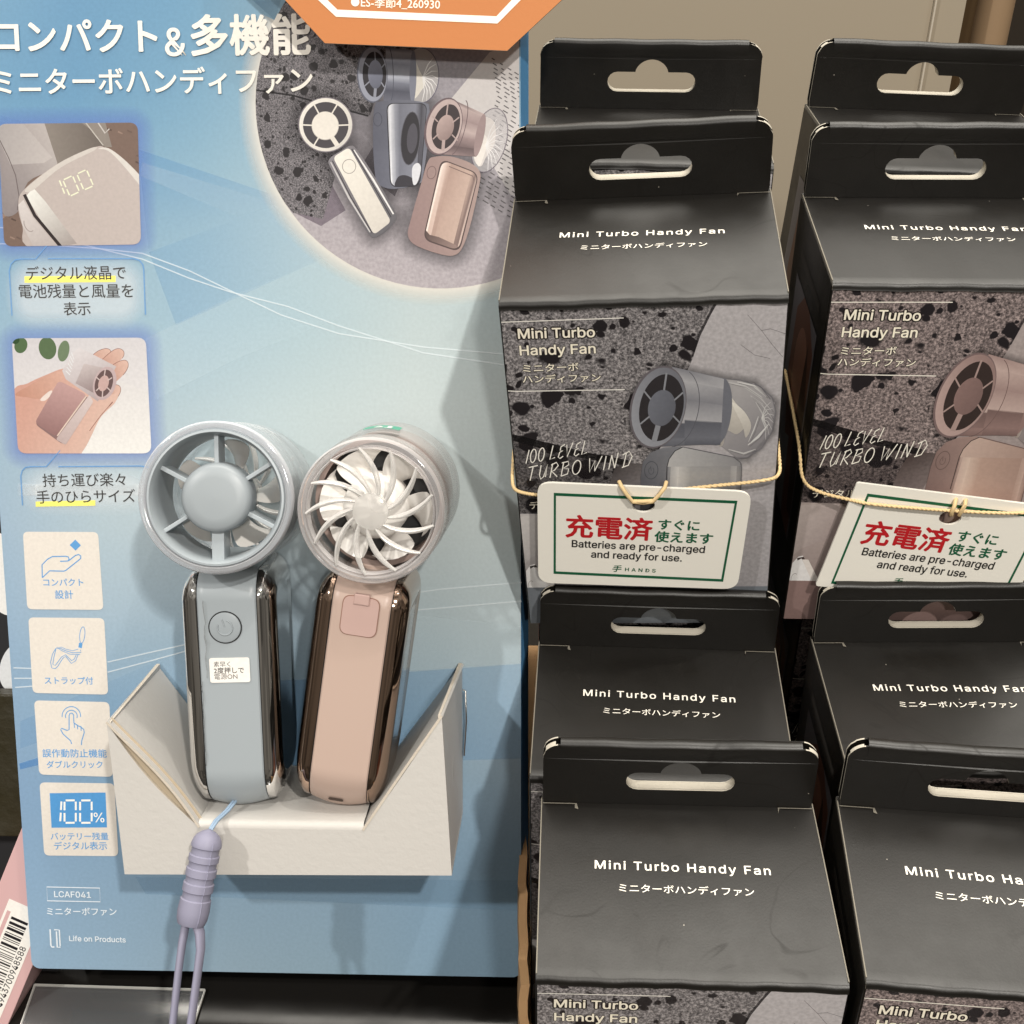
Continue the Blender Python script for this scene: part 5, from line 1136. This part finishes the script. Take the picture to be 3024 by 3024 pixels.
BX['B3'] = fan_box((.0860, .1899, -.2696), (-5.52, -2.19, -.12), 1, 'frontmost black box on the right, turned slightly, lid cut by the picture edge', 8)
# lower layer that carries the two upper rows
BX['A1b'] = fan_box((.0095, .3385, -.2738), (-1.2, 0, 0), 0, 'black box underneath the tilted box with the rounded white tag', 9)
BX['B1b'] = fan_box((.0985, .3365, -.2740), (-1.0, 0, 0), 1, 'black box underneath the box with the square cornered white tag', 10)
BX['A0b'] = fan_box((.0125, .4045, -.2620), (0, 0, 0), 0, 'hidden black box carrying the rearmost box beside the stand', 11)
BX['B0b'] = fan_box((.1030, .4030, -.2640), (0, 0, 0), 1, 'hidden black box carrying the rearmost box of the right stack', 12)
# corrugated trays under the boxes
def tray_box(name, label, x0, x1, y0, y1, z, hwall, seed):
    rnd = random.Random(seed); e = empty(name, Matrix.Translation(((x0 + x1) / 2, (y0 + y1) / 2, LIFT - .4214)), label, 'tray', 'brown corrugated trays')
    cx, cy = (x0 + x1) / 2, (y0 + y1) / 2; mb = MB(); mb.box((x0 - cx, y0 - cy, 0.0002), (x1 - cx, y1 - cy, z)); mb.obj('tray_base', KRAFT, e)
    mb = MB(); N = 60; top = []
    for i in range(N + 1):
        y = y0 + (y1 - y0) * i / N; s_ = .0006 * sin(i * 1.9) + rnd.uniform(-.0004, .0004)
        top.append((x0 - cx - .0012 + s_ * .6, y - cy, hwall + s_))
    vs = top + [(p[0] + .0028, p[1], p[2]) for p in top] + [(p[0], p[1], 0) for p in top] + [(p[0] + .0028, p[1], 0) for p in top]; n = N + 1; fs = []
    for i in range(N): fs += [(i, i + 1, n + i + 1, n + i), (i, 2 * n + i, 2 * n + i + 1, i + 1), (n + i, n + i + 1, 3 * n + i + 1, 3 * n + i)]
    mb.add(vs, fs); mb.obj('tray_side', KRAFT, e)
tray_box('cardboard_tray', 'brown corrugated tray under the left stack of boxes', .0035, .0862, .160, .465, .0240, .0700, 3)
tray_box('cardboard_tray', 'brown corrugated tray under the right stack of boxes', .0885, .1850, .150, .465, .0275, .0290, 4)
# --- pre-charged tags
def hang_tag(box, corners, hole_c, frame, cut, label):
    Mx = BX[box].matrix_world @ Matrix.Translation((-BW / 2, -BD / 2, BH)); yb = -.0042
    ox, oz = hole_c; e = empty('hang_tag', Mx @ Matrix.Translation((ox / 1000, yb, oz / 1000)), label, 'tag')
    Lq = lambda p: ((p[0] - ox) / 1000, (p[1] - oz) / 1000)
    out = rquad(*[Lq(c) for c in corners], cut); hole = [(.0034 * cos(a * pi / 10), -.0002 + .0028 * sin(a * pi / 10)) for a in range(20)]
    c = bpy.data.curves.new('t', 'CURVE'); c.dimensions = '2D'; c.fill_mode = 'BOTH'; c.extrude = .0004
    for Q_ in (out, hole):
        s_ = c.splines.new('POLY'); s_.points.add(len(Q_) - 1); s_.use_cyclic_u = True
        for pt, q in zip(s_.points, Q_): pt.co = (q[0], q[1], 0, 1)
    o = bpy.data.objects.new('t', c); COL.objects.link(o); m = o.to_mesh(); mb = MB()
    mb.add([(v.co.x, -v.co.z, v.co.y) for v in m.vertices], [tuple(p.vertices) for p in m.polygons]); o.to_mesh_clear(); bpy.data.objects.remove(o); bpy.data.curves.remove(c)
    mb.obj('tag_card', bump(mat('tag_paper', (.92, .885, .80, 1), .5), 900, .08), e)
    fq = [Lq(p) for p in frame]; A = LocArt(None, 'panel', .00048); gcol = rgb(24, 92, 62)
    A.stroke(fq, .0013, gcol, True); A.obj('green_frame', e)
    bl = lambda s_, t_: ((1 - t_) * ((1 - s_) * fq[3][0] + s_ * fq[2][0]) + t_ * ((1 - s_) * fq[0][0] + s_ * fq[1][0]), (1 - t_) * ((1 - s_) * fq[3][1] + s_ * fq[2][1]) + t_ * ((1 - s_) * fq[0][1] + s_ * fq[1][1]))
    A = LocArt(None, 'panel', .00048); red = rgb(190, 34, 40); bk = rgb(34, 32, 30)
    A.text('充電済', bl(.065, .475), bl(.555, .475), red, .026, hs=1.08)
    A.text('すぐに', bl(.59, .625), bl(.82, .625), gcol, .026, hs=1.05); A.text('使えます', bl(.575, .465), bl(.905, .465), gcol, .028, hs=1.05)
    A.text('Batteries are pre-charged', bl(.10, .350), bl(.87, .350), bk, .014, base='zero', hs=1.16, latin=True); A.text('and ready for use.', bl(.215, .225), bl(.745, .225), bk, .014, base='zero', hs=1.16, latin=True)
    A.text('HANDS', bl(.42, .065), bl(.60, .065), gcol, .014, base='zero', latin=True, space=1.5)
    A.text('手', bl(.340, .050), bl(.393, .050), gcol, .014, shear=.2)
    A.obj('lettering', e); return e
hang_tag('A1', ((7.2, -58.9), (70.6, -63.8), (67.6, -103.6), (4.8, -100.2)), (38.6, -68.2), ((12.2, -63.5), (66.0, -67.5), (62.8, -99.6), (10.3, -95.7)), .0046, 'rounded white tag with green frame tied to the tilted box')
hang_tag('B1', ((15.3, -64.1), (78.0, -72.6), (71.5, -112.2), (8.0, -105.0)), (45.6, -76.6), ((19.3, -68.6), (73.4, -76.0), (67.6, -109.5), (13.2, -103.4)), .0010, 'square cornered white tag with green frame tied to the box with the pink fan')
# --- yellow elastic cords (two twisted strands)
def cord(box, pts, label, tag_loop):
    Mx = BX[box].matrix_world @ Matrix.Translation((-BW / 2, -BD / 2, BH)); e = empty('elastic_cord', Mx, label, 'cord', 'yellow elastic cords')
    c = bpy.data.curves.new('t', 'CURVE'); c.dimensions = '3D'; s_ = c.splines.new('NURBS'); s_.points.add(len(pts) - 1); s_.use_endpoint_u = True; s_.order_u = 3; s_.resolution_u = 14
    for p, q in zip(s_.points, pts): p.co = (q[0] / 1000, q[1] / 1000, q[2] / 1000, 1)
    o = bpy.data.objects.new('t', c); COL.objects.link(o); m = o.to_mesh(); base = [v.co.copy() for v in m.vertices]; o.to_mesh_clear(); bpy.data.objects.remove(o); bpy.data.curves.remove(c)
    path = [base[0]]
    for p in base[1:]:
        d = (p - path[-1]).length; k = max(1, int(d / .0005))
        for i in range(1, k + 1): path.append(path[-1].lerp(p, 1 / (k - i + 1)))
    mb = MB(); s0 = 0
    for ph in (0, pi):
        pp = []; s0 = 0
        for i, p in enumerate(path):
            t_ = (path[min(i + 1, len(path) - 1)] - path[max(i - 1, 0)]).normalized(); s0 += .0005
            x = (Vector((0, 0, 1)) if abs(t_.z) < .8 else Vector((0, 1, 0))).cross(t_).normalized(); y = t_.cross(x); a = s0 / .0023 * 2 * pi + ph
            pp.append(p + (x * cos(a) + y * sin(a)) * .00022)
        mb.tube(pp, .00040, 7)
    mb.obj('strand', ELAST, e, smooth=60)
    for L_ in tag_loop:
        mb = MB(); mb.tube([tuple(v / 1000 for v in q) for q in L_], .00062, 8); mb.obj('knot', ELAST, e, smooth=60)
cord('A1', [(-1.0, 40, -56), (-1.0, 12, -59), (-1.0, 1, -61.5), (-.6, -1.4, -63.8), (1.5, -1.6, -65.2), (7.2, -2.0, -66.1), (20, -2.6, -66.4), (38, -2.8, -65.5), (52.4, -2.4, -63.7), (75.9, -1.6, -61.9), (78.6, -1.2, -60.2), (79.0, 2, -58), (79.0, 40, -54)],
     'yellow elastic cord round the tilted box with the rounded tag',
     [[(31.5, -3.6, -59.8), (32.2, -5.6, -60.0), (33.6, -6.2, -62.5), (35.4, -6.2, -65.6), (38.6, -6.0, -66.2), (41.4, -6.2, -65.6), (43.4, -6.2, -62.9), (45.0, -5.6, -60.6), (45.4, -3.6, -60.2)], [(35.2, -5.8, -65.7), (38.5, -6.4, -65.3), (41.6, -5.8, -65.6)]])
cord('B1', [(-1.2, 45, -54), (-1.2, 18, -57), (-1.4, 4, -58), (-.8, -1.4, -66.2), (4.7, -2.6, -69.4), (14.5, -4.6, -70.6), (19.9, -5.8, -71.3), (46.3, -6.0, -73.3), (67.8, -5.8, -74.1), (76, -2.4, -73.5), (79, 0, -72), (79.2, 40, -62)],
     'yellow elastic cord across the front of the square cornered tag',
     [[(45.4, -5.6, -75.0), (44.9, -6.8, -73.0), (45.3, -6.6, -70.4), (46.0, -4.4, -69.6)], [(47.8, -5.6, -75.0), (47.6, -6.8, -73.0), (48.4, -6.6, -70.4), (49.0, -4.4, -69.9)]])

# ================================================================== ACRYLIC SHEET ON THE SHELF
ac = empty('acrylic_sheet', Matrix.Translation((-.139, .25, LIFT - .4214)), 'clear scuffed acrylic sheet lying on the black shelf below the blue stand', 'acrylic sheet')
a4 = [(-.0414, .0453), (.0233, .0431), (.0150, -.06), (-.041, -.06)]
mb = MB(); mb.add([(x, y, .0020) for x, y in a4], [(0, 1, 2, 3)]); mb.obj('sheet', ACRY, ac)
mb = MB()
for k in range(4): p, q = Vector((*a4[k], .0011)), Vector((*a4[(k + 1) % 4], .0011)); mb.tube([p, q], .00035, 6, flat=2.2)
mb.obj('polished_edge', ACRYEDGE, ac)
mb = MB(); rnd = random.Random(5)
for k in range(70):
    x = rnd.uniform(-.03, .024); y = rnd.uniform(-.03, .024); s_ = rnd.uniform(.0001, .0003)
    mb.add([(x - s_, y, .0021), (x, y - s_, .0021), (x + s_, y, .0021), (x, y + s_, .0021)], [(0, 1, 2, 3)])
o = mb.obj('dust', mat('dust', (.5, .47, .42, 1), .9), ac); o['kind'] = 'stuff'

# ================================================================== NEIGHBOURING STOCK AT THE LEFT EDGE
pk = empty('pink_carton', MP @ Matrix.Translation(P3(-5.0, 45.5, -4.5)) @ Matrix.Rotation(radians(-65.5), 4, 'Y'), 'pink carton with a white barcode label leaning beside the stand', 'box')
PINKC = mat('dusty_pink_card', rgb(206, 168, 168), .5)
mb = MB(); mb.box((-.105, 0, -.0225), (.012, .022, .0), bev=.0004); mb.obj('carton', PINKC, pk)
A = LocArt(None, 'panel', .00012); W0 = rgb(236, 232, 226)
A.poly([(-.098, -.0055), (-.0205, -.0055), (-.0205, -.0190), (-.098, -.0190)], W0); A.poly([(-.09, -.0064), (-.025, -.0064), (-.025, -.0078), (-.09, -.0078)], rgb(206, 168, 168))
x = -.0265; rnd = random.Random(11)
while x > -.095:
    wd = rnd.choice([.00035, .00035, .0007, .0011]); A.poly([(x, -.0087), (x - wd, -.0087), (x - wd, -.0152), (x, -.0152)], rgb(30, 28, 32), up=False); x -= wd + rnd.choice([.0004, .0005, .0009])
A.w += STEP; A.text('4943700948588', (-.062, -.0180), (-.036, -.0180), rgb(40, 38, 42), .01)
A.obj('barcode_label', pk)
dk_ = mat('dark_pack', (.018, .018, .02, 1), .5)
def behind(name, label, cat, u0, u1, v0, v1, w0, w1, m):
    e = bpy.data.objects.new(name, None)
    mb = MB(); c = ((u0 + u1) / 2, v0, (w0 + w1) / 2); e = empty(name, MP @ Matrix.Translation(P3(*c)), label, cat)
    mb.box(((u0 - c[0]) / 1000, -(w1 - c[2]) / 1000, 0), ((u1 - c[0]) / 1000, -(w0 - c[2]) / 1000, (v1 - v0) / 1000), bev=.0006); mb.obj('carton', m, e); return e, c
e, c = behind('black_pack', 'black upright pack with white printed shapes behind the left edge of the stand', 'pack', -75, -1.5, -24, 172, -44, -26, dk_)
A = LocArt(None, 'panel', .00012); A.w += (-26 - c[2]) / 1000
loc = lambda u, v: ((u - c[0]) / 1000, (v - c[1]) / 1000)
A.ell(loc(-13, 140), .0085, .016, .2, rgb(232, 230, 226)); A.ell(loc(-9.5, 105), .006, .010, -.4, rgb(216, 218, 220)); A.obj('printed_shapes', e)
behind('olive_pack', 'olive patterned pouch low behind the left edge of the stand', 'pouch', -60, -2.5, 44, 98, -22, -14, roughvar(bump(mat('olive_foil', (.028, .023, .011, 1), .45), 160, .4, .002), 90, .3, .6))
bpy.context.view_layer.update()
